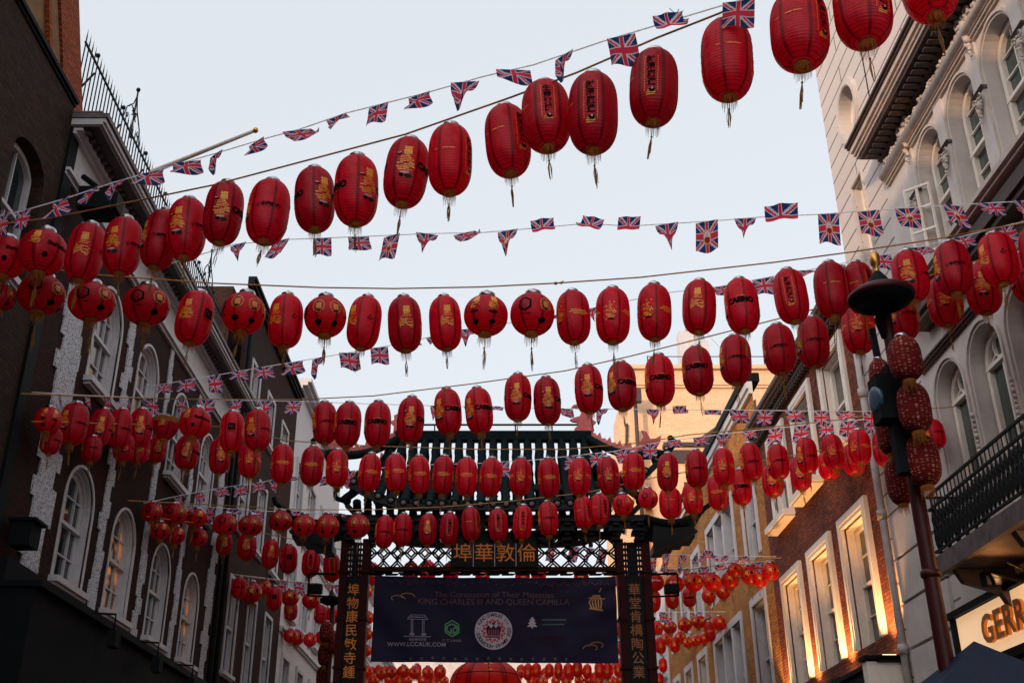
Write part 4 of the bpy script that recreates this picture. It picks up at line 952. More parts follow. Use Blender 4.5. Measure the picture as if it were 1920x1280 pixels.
seg(mb, [(1105, 1138), (1130, 1143)], 3); seg(mb, [(1103, 1118), (1134, 1121)], 1.6); seg(mb, [(1123, 1108), (1127, 1101)], 2.5); mb.build('crown_print', 'banner_gold', bn)

# ------------------------------------------------------------------ lantern meshes (unit radius)
def prof_r(t, tall): return (max(0, 1-abs(t)**3.3)**(1/2.25)) if tall else (max(0, 1-abs(t)**2.25)**(1/1.95))
HT = {True: 1.62, False: .92}
def skin(tall, seg_=36):
    mb = MB(); H = HT[tall]; pr = []; T_ = .955 if tall else .95; nr = 27 if tall else 19; dz = 2*T_/nr
    for i in range(nr):
        t = -T_+dz*i
        for q, k in ((0, 1.0), (.16, 1.0), (.58, .978)): pr.append((prof_r(t+dz*q, tall)*k, (t+dz*q)*H))
    pr.append((prof_r(T_, tall), T_*H))
    mb.lathe(pr, n=seg_)
    for f in range(len(mb.f)):
        if (f//seg_) % 3 == 0: mb.m[f] = 8
    return mb
def wrap(mb, vs, fs, phi, z0, mi, tall, Lm=.13, lift=.012):
    vs, fs = tri_split(vs, fs, Lm); H = HT[tall]; P = []
    for x, y in vs:
        z = z0+y; r = prof_r(max(-.94, min(.94, z/H)), tall)+lift; a = phi + x; P.append((r*sin(a), -r*cos(a), z))
    mb.add(P, fs, mi)
GOLD, BLK, GRN, WHT, PNK, FNT, DIM = 1, 2, 3, 4, 5, 6, 7
LM = ['gold_print', 'black_print', 'green_print', 'white_print', 'pink_print', 'faint_print', 'gold_dim']
def w_text(mb, s, size, phi, z, mi, tall, bold=0, spacing=1, slant=0):
    vs, fs = text2d(s, size*1.0, bold, 'CENTER', 2, spacing); wrap(mb, [(x, y+slant*x) for x, y in vs], fs, phi, z, mi, tall)
def w_bars(mb, rows, phi, z0, dz, mi, tall, rnd, hgt=.6):
    """brushed print broken into strips by the wire hoops"""
    for i, wd in enumerate(rows):
        z = z0-i*dz; x = -wd/2+rnd.uniform(-.03, .03)
        while x < wd/2:
            l_ = rnd.uniform(.07, .3)
            if rnd.random() < .83:
                x2 = min(x+l_, wd/2); h = dz*hgt*rnd.uniform(.55, 1.1)
                wrap(mb, [(x, z-h/2), (x2, z-h/2+rnd.uniform(-.01, .01)), (x2-.01, z+h/2), (x+.01, z+h/2)], [(0, 1, 2, 3)], phi, 0, mi, tall)
            x += l_+rnd.uniform(.005, .03)
def w_blob(mb, phi, z, x, y, rx, ry, mi, tall, rnd, n=9, lift=.014):
    pts = [(x+rx*rnd.uniform(.7, 1.15)*cos(2*pi*k/n), y+ry*rnd.uniform(.7, 1.15)*sin(2*pi*k/n)) for k in range(n)]
    wrap(mb, pts, [tuple(range(n))], phi, z, mi, tall, lift=lift)
def pr_fu(mb, phi, tall, rnd, s_=1.0, z=-.12, boat=True):
    rows = [.22, .34, .30, .62, .5, .7, .62, .86, .8, .9, .84, .76] if tall else [.25, .4, .55, .5, .62, .6, .5]
    dz = .082*s_; z0 = z+dz*len(rows)*.55; w_bars(mb, [r*s_*.95 for r in rows], phi, z0, dz, GOLD, tall, rnd, .62)
    w_text(mb, '福', .42*s_, phi+.03, z0+.04, GOLD, tall, .01)
    if boat:
        w_blob(mb, phi, z, -.34*s_, .42*s_, .17*s_, .05*s_, BLK, tall, rnd); w_blob(mb, phi, z, -.36*s_, .47*s_, .1*s_, .035*s_, PNK, tall, rnd, lift=.018)
        zz = z0-dz*len(rows)-.06
        w_blob(mb, phi, zz, .0, .02, .24*s_, .07*s_, PNK, tall, rnd, lift=.017); w_blob(mb, phi, zz, .18*s_, -.12, .19*s_, .12*s_, GRN, tall, rnd); w_blob(mb, phi, zz, -.16*s_, -.10, .13*s_, .09*s_, BLK, tall, rnd)
def pr_bank(mb, phi, tall):
    vs = [(.12*r*cos(k*pi/9), .12*r*sin(k*pi/9)) for r in (1, .86) for k in range(18)]; wrap(mb, [(x-.42, y) for x, y in vs], [(i, (i+1) % 18, (i+1) % 18+18, i+18) for i in range(18)], phi, -.22, BLK, tall)
    wrap(mb, [(-.46, -.04), (-.38, -.04), (-.38, .04), (-.46, .04)], [(0, 1, 2, 3)], phi, -.22, BLK, tall)
    w_text(mb, '中国银行', .24, phi+.18, -.20, BLK, tall, .012, 1.0); w_text(mb, 'BANK OF CHINA', .07, phi+.14, -.35, FNT, tall, 0, 1.15)
def pr_casino(mb, phi, tall):
    w_text(mb, 'CASINO', .42, phi, -.12, BLK, tall, .035, 1.0); w_bars(mb, [.6], phi, .12, .07, GOLD, tall, random.Random(2), .4); w_bars(mb, [.9], phi, -.42, .1, FNT, tall, random.Random(5), .7)
def pr_vert(mb, phi, tall, rnd, s_, mi=BLK):
    for x in (-.27, .27):
        for i in range(16): wrap(mb, [(x-.014, .78-i*.10), (x+.014, .78-i*.10), (x+.014, .73-i*.10), (x-.014, .73-i*.10)], [(0, 1, 2, 3)], phi, 0, GOLD, tall)
    for i, c in enumerate(s_): w_text(mb, c, .35, phi-.03+.05*i/3, .60-i*.34, mi, tall, .010)
    w_bars(mb, [.2, .34, .42, .38], phi, -.70, .075, GOLD, tall, rnd, .5); w_blob(mb, phi, -.74, .04, 0, .14, .10, BLK, tall, rnd); w_blob(mb, phi, -.71, .05, .02, .05, .05, PNK, tall, rnd, lift=.02)
def pr_lines(mb, phi, tall, mi=GOLD):
    for i, (s_, z) in enumerate((('', 0), ('', -.11), ('', -.22))): w_text(mb, ('— — — — —', '— ——— — ——', '— — ——')[i], .15, phi, z, mi, tall, .016)
def pr_dots(mb, phi, tall, rnd):
    for _ in range(46):
        x, y = rnd.gauss(0, .2), rnd.gauss(-.1, .28); s_ = rnd.uniform(.018, .05); w_blob(mb, phi, 0, x, y, s_, s_, GOLD, tall, rnd, 6)
    w_bars(mb, [.25, .32, .18, .3, .55, .6, .66, .5, .6, .5, .4], phi, .22, .075, GOLD, tall, rnd, .5)
    w_blob(mb, phi, 0, .12, .12, .16, .1, 0, tall, rnd, lift=.016); w_blob(mb, phi, 0, -.1, -.05, .1, .06, 0, tall, rnd, lift=.016)
    w_blob(mb, phi, -.62, .05, 0, .22, .05, BLK, tall, rnd)
def pr_line1(mb, phi, tall): w_bars(mb, [1.0], phi, .05, .09, GOLD, tall, random.Random(3), .35)
def pr_square(mb, phi, tall):
    wrap(mb, [(-.3, -.22), (.3, -.22), (.3, .34), (-.3, .34)], [(0, 1, 2, 3)], phi, 0, BLK, tall); w_text(mb, 'FJS', .36, phi, .05, 0, tall, .006, 1.0) ; w_bars(mb, [.5], phi, -.35, .08, BLK, tall, random.Random(6), .4)
def pr_medal(mb, phi, tall, rnd, z=.12, s_=.27, mi=DIM):
    w_text(mb, '福', s_*1.1, phi, z-.02, mi, tall, .012)
    for k in range(16):
        a = 2*pi*k/16; w_blob(mb, phi, z, s_*cos(a), s_*1.05*sin(a), .05, .035, mi, tall, rnd, 6)
    w_blob(mb, phi, z-s_*.9, 0, 0, .2, .06, BLK, tall, rnd)
def pr_hex(mb, phi, tall):
    for r, mi, lf in ((.34, BLK, .012), (.25, 0, .018)):
        wrap(mb, [(r*cos(pi/6+k*pi/3), r*sin(pi/6+k*pi/3)) for k in range(6)], [tuple(range(6))], phi, .05, mi, tall, lift=lf)
    w_text(mb, 'S', .42, phi, .05, BLK, tall, .03); w_text(mb, 'C C LAND', .11, phi, -.38, BLK, tall, .002, 1.1)
RN = random.Random(11)
def V1(mb): pr_fu(mb, 0, True, RN); pr_bank(mb, radians(72), True); pr_fu(mb, radians(180), True, RN); pr_bank(mb, radians(252), True)
def V2(mb): pr_fu(mb, 0, True, RN); pr_casino(mb, radians(75), True); pr_fu(mb, pi, True, RN); pr_casino(mb, radians(255), True)
def V3(mb): pr_vert(mb, 0, True, RN, '財源廣進'); pr_line1(mb, radians(-75), True); pr_vert(mb, pi, True, RN, '財源廣進')
def V3b(mb): pr_vert(mb, 0, True, RN, '生意興隆'); pr_line1(mb, radians(-75), True); pr_vert(mb, pi, True, RN, '生意興隆')
def V4(mb): pr_dots(mb, 0, True, RN); pr_lines(mb, radians(75), True); pr_dots(mb, radians(150), True, RN); pr_lines(mb, radians(-75), True)
def V5(mb): pr_square(mb, 0, True); pr_fu(mb, radians(-75), True, RN, boat=False); pr_fu(mb, radians(75), True, RN, boat=False)
def V6(mb): pr_fu(mb, 0, True, RN, 1.05, boat=False); w_text(mb, '⚓', .3, radians(68), 0, BLK, True, .01); w_bars(mb, [.4, .4], radians(90), .03, .1, FNT, True, random.Random(8), .6)
def Q1(mb):
    for d in (-24, 24, 66): pr_medal(mb, radians(d), False, RN)
    pr_hex(mb, radians(115), False); pr_hex(mb, radians(-80), False)
    for d in (-28, 28): w_blob(mb, radians(d), -.58, 0, 0, .22, .12, BLK, False, RN)
def Q2(mb):
    pr_fu(mb, radians(-30), False, RN, .8, .1, False); w_text(mb, 'Shaftesbury', .24, radians(32), .05, BLK, False, .012); w_blob(mb, 0, -.45, 0, 0, .14, .12, BLK, False, RN); pr_fu(mb, radians(-90), False, RN, .8, .1, False)
def Q3(mb): pr_fu(mb, radians(-25), False, RN, .8, .12, False); pr_fu(mb, radians(25), False, RN, .8, .12, False); [w_blob(mb, radians(d), -.2, 0, 0, .24, .07, BLK, False, RN) for d in (-25, 25)]; [w_blob(mb, radians(d), -.6, 0, 0, .22, .1, BLK, False, RN) for d in (-28, 28)]
def Q4(mb):
    w_text(mb, '❖', .34, radians(-14), .0, WHT, False, .01); w_text(mb, '中国联通', .16, radians(16), .02, WHT, False, .004); pr_medal(mb, radians(70), False, RN, mi=GOLD); pr_medal(mb, radians(-70), False, RN, mi=GOLD)
def Q5(mb):
    for d in (-30, 35, 100, 165, 230): pr_medal(mb, radians(d), False, RN, .05, .36, GOLD)
    for d in (2, 68, 132): w_blob(mb, radians(d), .1, 0, 0, .16, .18, BLK, False, RN)
SK = {}
for k, (tall, fn) in dict(V1=(1, V1), V2=(1, V2), V3=(1, V3), V3b=(1, V3b), V4=(1, V4), V5=(1, V5), V6=(1, V6), Q1=(0, Q1), Q2=(0, Q2), Q3=(0, Q3), Q4=(0, Q4), Q5=(0, Q5)).items():
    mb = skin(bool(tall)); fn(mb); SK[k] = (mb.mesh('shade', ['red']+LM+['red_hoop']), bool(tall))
    lit = SK[k][0].copy(); lit.materials[0] = M['red_glow']; SK[k+'*'] = (lit, bool(tall))
# cap, fringe, tassel (unit radius, origin at lantern centre is shifted per use)
mb = MB(); mb.lathe([(.33, -.03), (.37, .02), (.385, .17), (.36, .21), (.33, .17), (.32, .0)], n=24); mb.lathe([(.001, .03), (.32, .03)], n=24)
for k in range(3): a = 2*pi*k/3; mb.tube([(.35*cos(a), .35*sin(a), .2), (.1*cos(a), .1*sin(a), .36), (0, 0, .42)], .012, 4)
CAP = mb.mesh('cap', 'chrome')
def fringe(seed):
    r_ = random.Random(seed); mb = MB(); mb.lathe([(.28, .06), (.315, -.0), (.32, -.12)], n=24); mb.lathe([(.001, .0), (.28, .0)], n=24)
    for k in range(46):
        a = 2*pi*k/46+r_.uniform(-.05, .05); r0 = .318; l_ = r_.uniform(.36, .66); q = r_.uniform(-.07, .07); da = .038
        mb.add([(r0*cos(a-da), r0*sin(a-da), -.11), (r0*cos(a+da), r0*sin(a+da), -.11), ((r0+q*.4)*cos(a+da*.5+q), (r0+q*.4)*sin(a+da*.5+q), -l_), ((r0+q*.4)*cos(a-da*.5+q), (r0+q*.4)*sin(a-da*.5+q), -l_)], [(0, 1, 2, 3)])
    return mb.mesh('fringe', 'fringe')
FR = [fringe(i) for i in range(4)]
def tassel(seed):
    r_ = random.Random(seed); mb = MB(); sw = r_.uniform(-.12, .12); mb.tube([(0, 0, -.1), (sw*.3, 0, -.42)], .010, 4)
    mb.sphere((sw*.35, 0, -.46), .035, 6)
    for k in range(8):
        a = r_.uniform(0, 6.3); q = r_.uniform(.02, .07); l_ = r_.uniform(.75, 1.1)
        mb.tube([(sw*.35, 0, -.46), (sw*.6+q*cos(a), q*sin(a), -.46-.25*l_), (sw+q*.8*cos(a+.5), q*.8*sin(a+.5), -.46-.62*l_)], .011, 4)
    return mb.mesh('tassel', 'tassel')
TS = [tassel(i+20) for i in range(5)]
CODE = {'F': ('V1', 0), 'f': ('V1', -38), 'B': ('V1', -70), 'C': ('V2', -75), 'c': ('V2', -40), 'K': ('V2', 0), 'k': ('V2', 28), 'V': ('V3', 0), 'v': ('V3b', 0), 'w': ('V3b', 45), 'P': ('V3', 78), 'p': ('V3', 55), 'G': ('V3', 40),
        'D': ('V4', 0), 'L': ('V4', -75), 'l': ('V4', -58), 'd': ('V4', -25), 'S': ('V5', 0), 's': ('V5', 40), 'A': ('V6', 0), 'a': ('V6', -48), 'o': ('V6', -18),
        'r': ('Q1', 0), 'h': ('Q1', 60), 'H': ('Q1', 85), 'e': ('Q2', 0), 'E': ('Q2', -20), 'q': ('Q3', 0), 'u': ('Q4', 0), 'm': ('Q5', 0), 'M': ('Q5', 30)}
WORDS = {'V1': 'gold blessing print and bank name', 'V2': 'gold blessing print and word CASINO', 'V3': 'column of black Chinese characters', 'V3b': 'column of bold black Chinese characters', 'V4': 'scattered gold dots and lines',
         'V5': 'black square logo', 'V6': 'large gold blessing print', 'Q1': 'two small gold medallions', 'Q2': 'dark slanted word', 'Q3': 'two broad gold prints', 'Q4': 'white logo', 'Q5': 'gold discs'}
ORD = ['first', 'second', 'third', 'fourth', 'fifth', 'sixth', 'seventh', 'eighth', 'ninth', 'tenth', 'eleventh', 'twelfth', 'thirteenth', 'fourteenth', 'fifteenth', 'sixteenth', 'seventeenth', 'eighteenth', 'nineteenth', 'twentieth', 'twenty-first', 'twenty-second', 'twenty-third', 'twenty-fourth', 'twenty-fifth', 'twenty-sixth', 'twenty-seventh', 'twenty-eighth', 'twenty-ninth', 'thirtieth', 'thirty-first', 'thirty-second', 'thirty-third', 'thirty-fourth', 'thirty-fifth', 'thirty-sixth', 'thirty-seventh', 'thirty-eighth']
LR = random.Random(99)
def depth_at(dd, px):
    for (x0, d0), (x1, d1) in zip(dd, dd[1:]):
        if px <= x1 or (x1, d1) == dd[-1]:
            d = d0+(d1-d0)*(px-x0)/(x1-x0); u = (px-CX)/F
            return min(d, 6.72/-u if u < -.01 else (7.25/u if u > .01 else 999))      # between the two house fronts
def rope_y(rp, px):
    for (x0, y0), (x1, y1) in zip(rp, rp[1:]):
        if px <= x1: return y0+(y1-y0)*(px-x0)/(x1-x0)
    return rp[-1][1]
def rope(name, pts, dd, label, rad=.011, m='rope', sub=4, cat='rope'):
    P = []
    for (x0, y0), (x1, y1) in zip(pts, pts[1:]):
        for i in range(sub): t = i/sub; x = x0+(x1-x0)*t; P.append(at(x, y0+(y1-y0)*t, depth_at(dd, x)))
    P.append(at(*pts[-1], depth_at(dd, pts[-1][0])))
    mb = MB(); mb.tube(P, rad, 5); return tag(mb.build(name, m), label, cat)
def lanterns(rowname, spec, dd, rp=None, grp=None, lit=False, small=False):
    """spec: x ytop ybottom width code, measured on the photograph; each gets its own distance and size"""
    items = []
    for t in spec.split():
        q = t.split(','); items.append((float(q[0]), float(q[1]), float(q[2]), float(q[3]), q[4]))
    items.sort()
    for i, (px, yt, yb, w_, code) in enumerate(items):
        v, rot = CODE[code]; me, tall = SK[v+('*' if lit else '')]; py = (yt+yb)/2; d = depth_at(dd, px)
        P = at(px, py, d); rv = ray(px, py); u = rv.x
        Rr = (w_/2)/F*d*(1/sqrt(1+u*u*.8))*.965; el = math.atan2(rv.z, sqrt(rv.x**2+rv.y**2))
        hh = (yb-yt)/2/F*d*.95; e2 = math.atan((CY-py)/F); hh *= cos(e2)**1.2
        h2 = (hh**2-(.72*Rr*sin(el))**2); hz = sqrt(max(.01, h2))/cos(el)
        ratio = hz/Rr/(HT[tall]*.97); ratio = min(1.12, max(.86, ratio)) if tall else min(1.12, max(.82, ratio))
        al = -math.asin(P.x/sqrt(P.x**2+P.y**2)); words = WORDS[v]
        lab = '%s red lantern, %s from left on the %s, %s' % ('tall' if tall else 'round', ORD[i], rowname, words)
        if len(lab.split()) > 16: lab = '%s red lantern, %s from left, %s' % ('tall' if tall else 'round', ORD[i], rowname)
        root = thing('paper_lantern', P, lab, 'lantern', grp or 'lanterns on the '+rowname)
        tx, ty = radians(LR.uniform(-3.5, 3.5)), radians(LR.uniform(-5, 5))
        root.rotation_euler = (tx, ty, al+radians(rot+LR.uniform(-7, 7)))
        sh = link('shade', me, root, (0, 0, 0)); sh.scale = (Rr, Rr, Rr*ratio)
        zt = HT[tall]*.955*Rr*ratio
        f = link('fringe', LR.choice(FR), root, (0, 0, -zt+.02*Rr)); f.scale = (Rr*.95,)*3; f.rotation_euler.z = LR.uniform(0, 6)
        c = link('cap', CAP, root, (0, 0, zt-.03*Rr)); c.scale = (Rr,)*3
        if not small:
            t_ = link('tassel', LR.choice(TS), root, (0, 0, -zt)); t_.scale = (Rr*1.3, Rr*1.3, Rr*LR.uniform(1.15, 1.7)); t_.rotation_euler.z = LR.uniform(0, 6)
        if rp:
            ry = rope_y(rp, px); q = at(px, ry, d); top = P+Vector((0, 0, zt+.25*Rr))
            ln = q.z-top.z
            if ln > .03:
                mb = MB(); mb.tube([(0, 0, 0), (.004, 0, ln*.5), (0, 0, ln)], .0035, 4); wi = mb.build('hanging_wire', 'wire', root, (0, 0, zt+.22*Rr)); wi.rotation_euler = (-tx, -ty, 0)

# ---- the lantern strings, measured
dA = [(-60, 14.9), (80, 14.5), (160, 14.0), (400, 13.1), (840, 11.9), (1040, 11.1), (1250, 10.4), (1440, 9.7), (1620, 9.3), (1800, 9.3)]
rA = [(-30, 424), (100, 408), (250, 378), (400, 347), (590, 297), (760, 252), (960, 182), (1080, 137), (1230, 72), (1350, 25), (1450, -25), (1600, -100), (1790, -190)]
rope('lantern_rope', rA, dA, 'thin golden rope rising steeply across the sky, carrying the topmost lanterns', sub=3)
lanterns('topmost rope', '10,440,526,88,e 80,430,517,96,e 160,418,530,74,o 230,408,516,76,f 301,392,506,72,B 350,370,489,78,f 419,340,460,76,K 503,335,460,82,B 590,312,437,79,k 668,293,422,86,k 762,255,392,85,K 844,235,364,86,p 952,196,332,88,G 1024,150,286,95,v 1112,138,286,97,V 1226,92,237,95,V 1363,36,188,101,P 1499,-18,134,115,p 1617,-62,92,114,G 1740,-106,44,110,P', dA, rA)
dB = [(-40, 14.6), (78, 15.0), (365, 15.3), (760, 15.4), (1150, 15.3), (1560, 15.4), (1707, 15.4), (1800, 14.8), (2000, 13.6)]
rB = [(-40, 488), (60, 500), (190, 516), (400, 531), (600, 539), (740, 541), (900, 538), (1040, 531), (1200, 520), (1450, 492), (1600, 472), (1750, 449), (1920, 418), (2000, 403)]
rope('lantern_rope', rB, dB, 'golden rope sagging gently from wall to wall, second of the lantern ropes')
mb = MB(); kn = at(1042, 531, 15.22); mb.sphere(kn, .03, 8, sz=.7); mb.tube([kn, kn+Vector((.06, 0, .01)), kn+Vector((.11, 0, .035))], .008, 5); mb.tube([kn+Vector((.05, 0, 0)), kn+Vector((.09, 0, -.012))], .006, 5); tag(mb.build('rope_knot', 'rope'), 'knot with loose ends in the middle of the second lantern rope', 'knot')
lanterns('second rope', '2,516,600,58,h 78,515,590,94,h 172,530,603,93,h 274,535,611,92,h 365,545,648,72,s 457,548,627,84,r 536,552,652,67,a 610,555,633,82,r 683,555,656,65,a 759,556,660,66,A 835,555,657,63,A 911,553,630,86,q 998,549,630,86,h 1075,544,646,66,l 1149,539,645,67,D 1227,533,638,67,d 1311,524,628,66,A 1391,520,627,67,C 1483,503,608,66,V 1559,491,596,68,P 1612,487,592,62,w 1707,470,567,71,F 1787,452,556,73,B 1872,436,537,76,a 1950,420,527,78,F', dB, rB)
dC = [(40, 23.2), (200, 21.8), (480, 20.6), (840, 19.3), (1040, 18.9), (1300, 17.6), (1460, 17.2), (1610, 16.4), (1770, 15.6), (1950, 14.8)]
rC = [(40, 738), (150, 742), (330, 748), (560, 749), (700, 742), (880, 720), (1060, 695), (1180, 668), (1300, 638), (1450, 600), (1600, 560), (1750, 515), (1950, 452)]
rope('lantern_rope', rC, dC, 'golden rope of the third lantern row, climbing towards the right')
lanterns('third rope', '90,748,828,54,q 138,754,835,58,f 188,765,840,46,F 225,765,842,46,f 263,765,842,47,K 366,764,823,64,e 435,770,849,49,S 483,767,846,52,f 609,751,835,48,B 652,754,839,52,C 708,752,838,52,C 770,744,831,53,K 840,728,816,53,c 898,726,814,54,c 971,700,790,53,K 1026,704,799,53,K 1104,684,775,55,K 1166,677,771,57,c 1237,665,760,58,C 1308,648,742,60,C 1379,628,722,62,B 1461,607,703,64,B 1525,594,690,62,B 1610,566,664,65,D 1690,548,640,66,f 1772,517,613,70,D 1844,492,590,70,F 1928,470,568,72,B', dC, rC)
# one lantern wears a gold skirt
P = at(310, 800, 21.3); fg = thing('fringed_lantern', P, 'pouch shaped lantern with gold fringe collar on the left of the third rope', 'lantern'); Rr = .27
mb = MB(); mb.lathe([(.30, .62), (.8, .55), (.95, .45), (.98, .2), (.9, -.2), (.7, -.6), (.42, -.9), (.3, -.98)], n=32); pr_fu(mb, 0, False, RN, .8, -.1, False); s_ = link('shade', mb.mesh('shade', ['red']+LM), fg, (0, 0, 0)); s_.scale = (Rr,)*3
mb = MB()
for k in range(70):
    a = 2*pi*k/70; d_ = .05; q = LR.uniform(.02, .12); mb.add([(.97*cos(a-d_), .97*sin(a-d_), .56), (.97*cos(a+d_), .97*sin(a+d_), .56), (1.04*cos(a+d_*.6), 1.04*sin(a+d_*.6), .18-q), (1.04*cos(a-d_*.6), 1.04*sin(a-d_*.6), .18-q)], [(0, 1, 2, 3)])
mb.lathe([(.3, .66), (.8, .62), (.98, .54)], n=32); s_ = link('gold_skirt', mb.mesh('gold_skirt', 'fringe'), fg, (0, 0, 0)); s_.scale = (Rr,)*3
s_ = link('fringe', FR[0], fg, (0, 0, -.98*Rr)); s_.scale = (Rr*.9,)*3; s_ = link('cap', CAP, fg, (0, 0, .62*Rr)); s_.scale = (Rr,)*3
dD = [(260, 24.0), (530, 23.2), (1000, 22.8), (1300, 22.3), (1560, 20.9), (1700, 20.0)]
rD = [(60, 790), (250, 795), (420, 800), (540, 826), (700, 836), (900, 842), (1060, 842), (1200, 830), (1290, 815), (1450, 800), (1560, 788), (1700, 770), (1790, 762)]
rope('lantern_rope', rD, dD, 'golden rope of the fourth lantern row in front of the gate roof')
lanterns('fourth rope', '96,806,846,42,f 172,822,862,40,B 232,818,860,42,F 262,822,866,40,D 295,815,868,36,F 351,815,881,48,K 412,820,889,42,F 468,830,896,44,D 529,832,907,45,L 585,836,911,45,L 632,842,914,44,D 693,850,922,44,l 742,850,923,43,l 786,854,926,42,L 831,854,927,42,L 875,857,930,43,L 920,858,931,43,L 976,858,930,43,D 1029,859,933,43,L 1087,858,930,44,D 1141,856,929,43,D 1188,848,919,44,l 1252,849,921,42,F 1306,843,915,44,B 1357,839,912,43,D 1408,830,902,43,B 1459,832,900,43,B 1513,820,889,42,f 1562,813,882,43,D 1612,805,872,45,d 1658,803,875,46,D 1750,788,840,46,f', dD, rD)
dE = [(250, 26.0), (620, 26.2), (1000, 25.9), (1250, 25.2), (1400, 24.0), (1620, 22.3)]
rE = [(240, 938), (400, 946), (560, 955), (700, 955), (830, 950), (950, 940), (1100, 923), (1180, 905), (1250, 890), (1400, 868), (1620, 830)]
rope('lantern_rope', rE, dE, 'golden rope of the fifth lantern row in front of the gate lattice')
lanterns('fifth rope', '285,940,980,40,h 326,944,984,50,h 367,954,988,46,q 422,962,1004,49,h 470,965,1005,48,r 526,957,997,45,r 570,964,1006,46,r 614,963,1010,46,r 671,963,1009,46,r 721,966,1028,37,B 755,962,1024,37,B 802,962,1023,35,F 842,960,1022,36,v 883,950,1014,37,w 934,952,1016,38,v 980,946,1012,38,V 1028,939,1006,39,B 1094,929,992,37,G 1124,925,985,39,G 1168,923,970,41,h 1215,911,958,39,h 1257,912,973,44,P 1299,903,965,40,D 1346,890,956,42,L 1390,879,947,41,C 1449,870,932,43,F 1501,854,920,41,F 1553,846,900,41,L 1600,832,892,44,D', dE, rE)
dF = [(280, 26.6), (620, 30)]
lanterns('short left rope by the dark house', '300,978,1012,38,q 328,986,1020,42,q 372,990,1024,36,h 420,998,1040,32,F 463,1002,1047,38,F 507,1010,1066,34,A 541,1020,1075,35,S 583,1028,1082,36,v 622,1036,1090,34,V', dF, [(280, 975), (430, 990), (520, 1005), (640, 1030)])
rope('lantern_rope', [(275, 968), (430, 988), (520, 1004), (640, 1030)], dF, 'short golden rope of tall lanterns left of the gate')
dG = [(430, 30), (640, 34)]
rope('lantern_rope', [(440, 1078), (540, 1090), (640, 1098)], dG, 'low golden rope on the left above the small mixed lanterns')
lanterns('low left rope', '448,1086,1118,30,B 496,1086,1116,28,m 471,1090,1131,42,M 514,1098,1145,31,S 544,1105,1136,35,M 583,1110,1141,35,M', dG, None)
lanterns('lower left rope behind the second lamp', '545,1128,1161,27,F 601,1133,1169,26,B 622,1140,1170,24,B', [(500, 33), (640, 36)], None, small=True)
lanterns('lowest left rope', '545,1178,1205,28,M 556,1180,1210,29,M 581,1183,1215,26,M 602,1180,1208,24,M 625,1184,1210,24,M', [(500, 37), (640, 39)], None, small=True)
# behind the gate, right
dH = [(1150, 31.5), (1300, 30), (1460, 27.6)]
rope('lantern_rope', [(1170, 1075), (1290, 1068), (1370, 1055), (1465, 1045)], dH, 'golden rope of round lanterns right of the gate')
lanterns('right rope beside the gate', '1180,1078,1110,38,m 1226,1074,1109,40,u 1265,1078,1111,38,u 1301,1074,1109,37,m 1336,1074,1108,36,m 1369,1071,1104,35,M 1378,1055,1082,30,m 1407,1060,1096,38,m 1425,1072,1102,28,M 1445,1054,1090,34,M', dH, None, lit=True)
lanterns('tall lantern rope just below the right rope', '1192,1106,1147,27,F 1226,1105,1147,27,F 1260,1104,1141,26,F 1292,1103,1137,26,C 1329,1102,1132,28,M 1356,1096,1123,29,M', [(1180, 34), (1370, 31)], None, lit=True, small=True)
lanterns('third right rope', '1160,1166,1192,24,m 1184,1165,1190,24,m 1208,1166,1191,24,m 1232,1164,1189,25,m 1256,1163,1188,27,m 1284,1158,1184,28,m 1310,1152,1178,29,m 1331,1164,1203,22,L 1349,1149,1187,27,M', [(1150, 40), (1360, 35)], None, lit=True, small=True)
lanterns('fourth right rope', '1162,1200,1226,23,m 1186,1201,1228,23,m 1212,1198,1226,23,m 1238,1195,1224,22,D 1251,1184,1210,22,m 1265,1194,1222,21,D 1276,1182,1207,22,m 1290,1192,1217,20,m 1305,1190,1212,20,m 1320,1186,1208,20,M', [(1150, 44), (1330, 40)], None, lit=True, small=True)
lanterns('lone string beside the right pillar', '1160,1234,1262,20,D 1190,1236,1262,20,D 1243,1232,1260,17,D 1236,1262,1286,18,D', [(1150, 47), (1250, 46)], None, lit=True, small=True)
# behind the gate: seen through the opening, over and under the banner
lanterns('rope seen through the gate fretwork', '672,1062,1092,30,B 700,1060,1092,30,F 770,1057,1088,30,F 802,1056,1087,31,F 845,1058,1088,30,B 905,1062,1090,29,F 980,1064,1092,29,F 1010,1066,1094,29,B 1090,1066,1096,29,F 1160,1072,1100,30,m', [(660, 38), (1170, 37)], None, small=True)
lanterns('rope between the banner and the left pillar', '686,1095,1122,26,m 690,1145,1170,24,m 688,1176,1200,22,m 687,1208,1230,22,m', [(660, 41), (720, 43)], None, lit=True, small=True)
S1 = ' '.join('%d,%d,%d,%d,%s' % (690+22*i+LR.randint(-3, 3), 1246+LR.randint(-2, 4), 1270+LR.randint(-1, 5), 23+LR.randint(-1, 3), 'm' if i % 3 else 'M') for i in range(7))
S2 = ' '.join('%d,%d,%d,%d,D' % (990+19*i+LR.randint(-3, 3), 1240+LR.randint(-2, 4), 1272+LR.randint(-3, 3), 18+LR.randint(-1, 2)) for i in range(10))
S4 = ' '.join('%d,%d,%d,%d,%s' % (680+15*i+LR.randint(-3, 3), 1250+LR.randint(-8, 14), 1268+LR.randint(-3, 16), 15+LR.randint(0, 3), 'mDL'[i % 3]) for i in range(32) if not 840 < 680+15*i < 980)
lanterns('far row behind the low lanterns', S4, [(680, 58), (1170, 58)], None, lit=True, small=True)
lanterns('row under the banner left of the giant lantern', S1, [(680, 44), (1170, 44)], None, lit=True, small=True)
lanterns('row under the banner right of the giant lantern', S2, [(680, 46), (1170, 46)], None, lit=True, small=True)
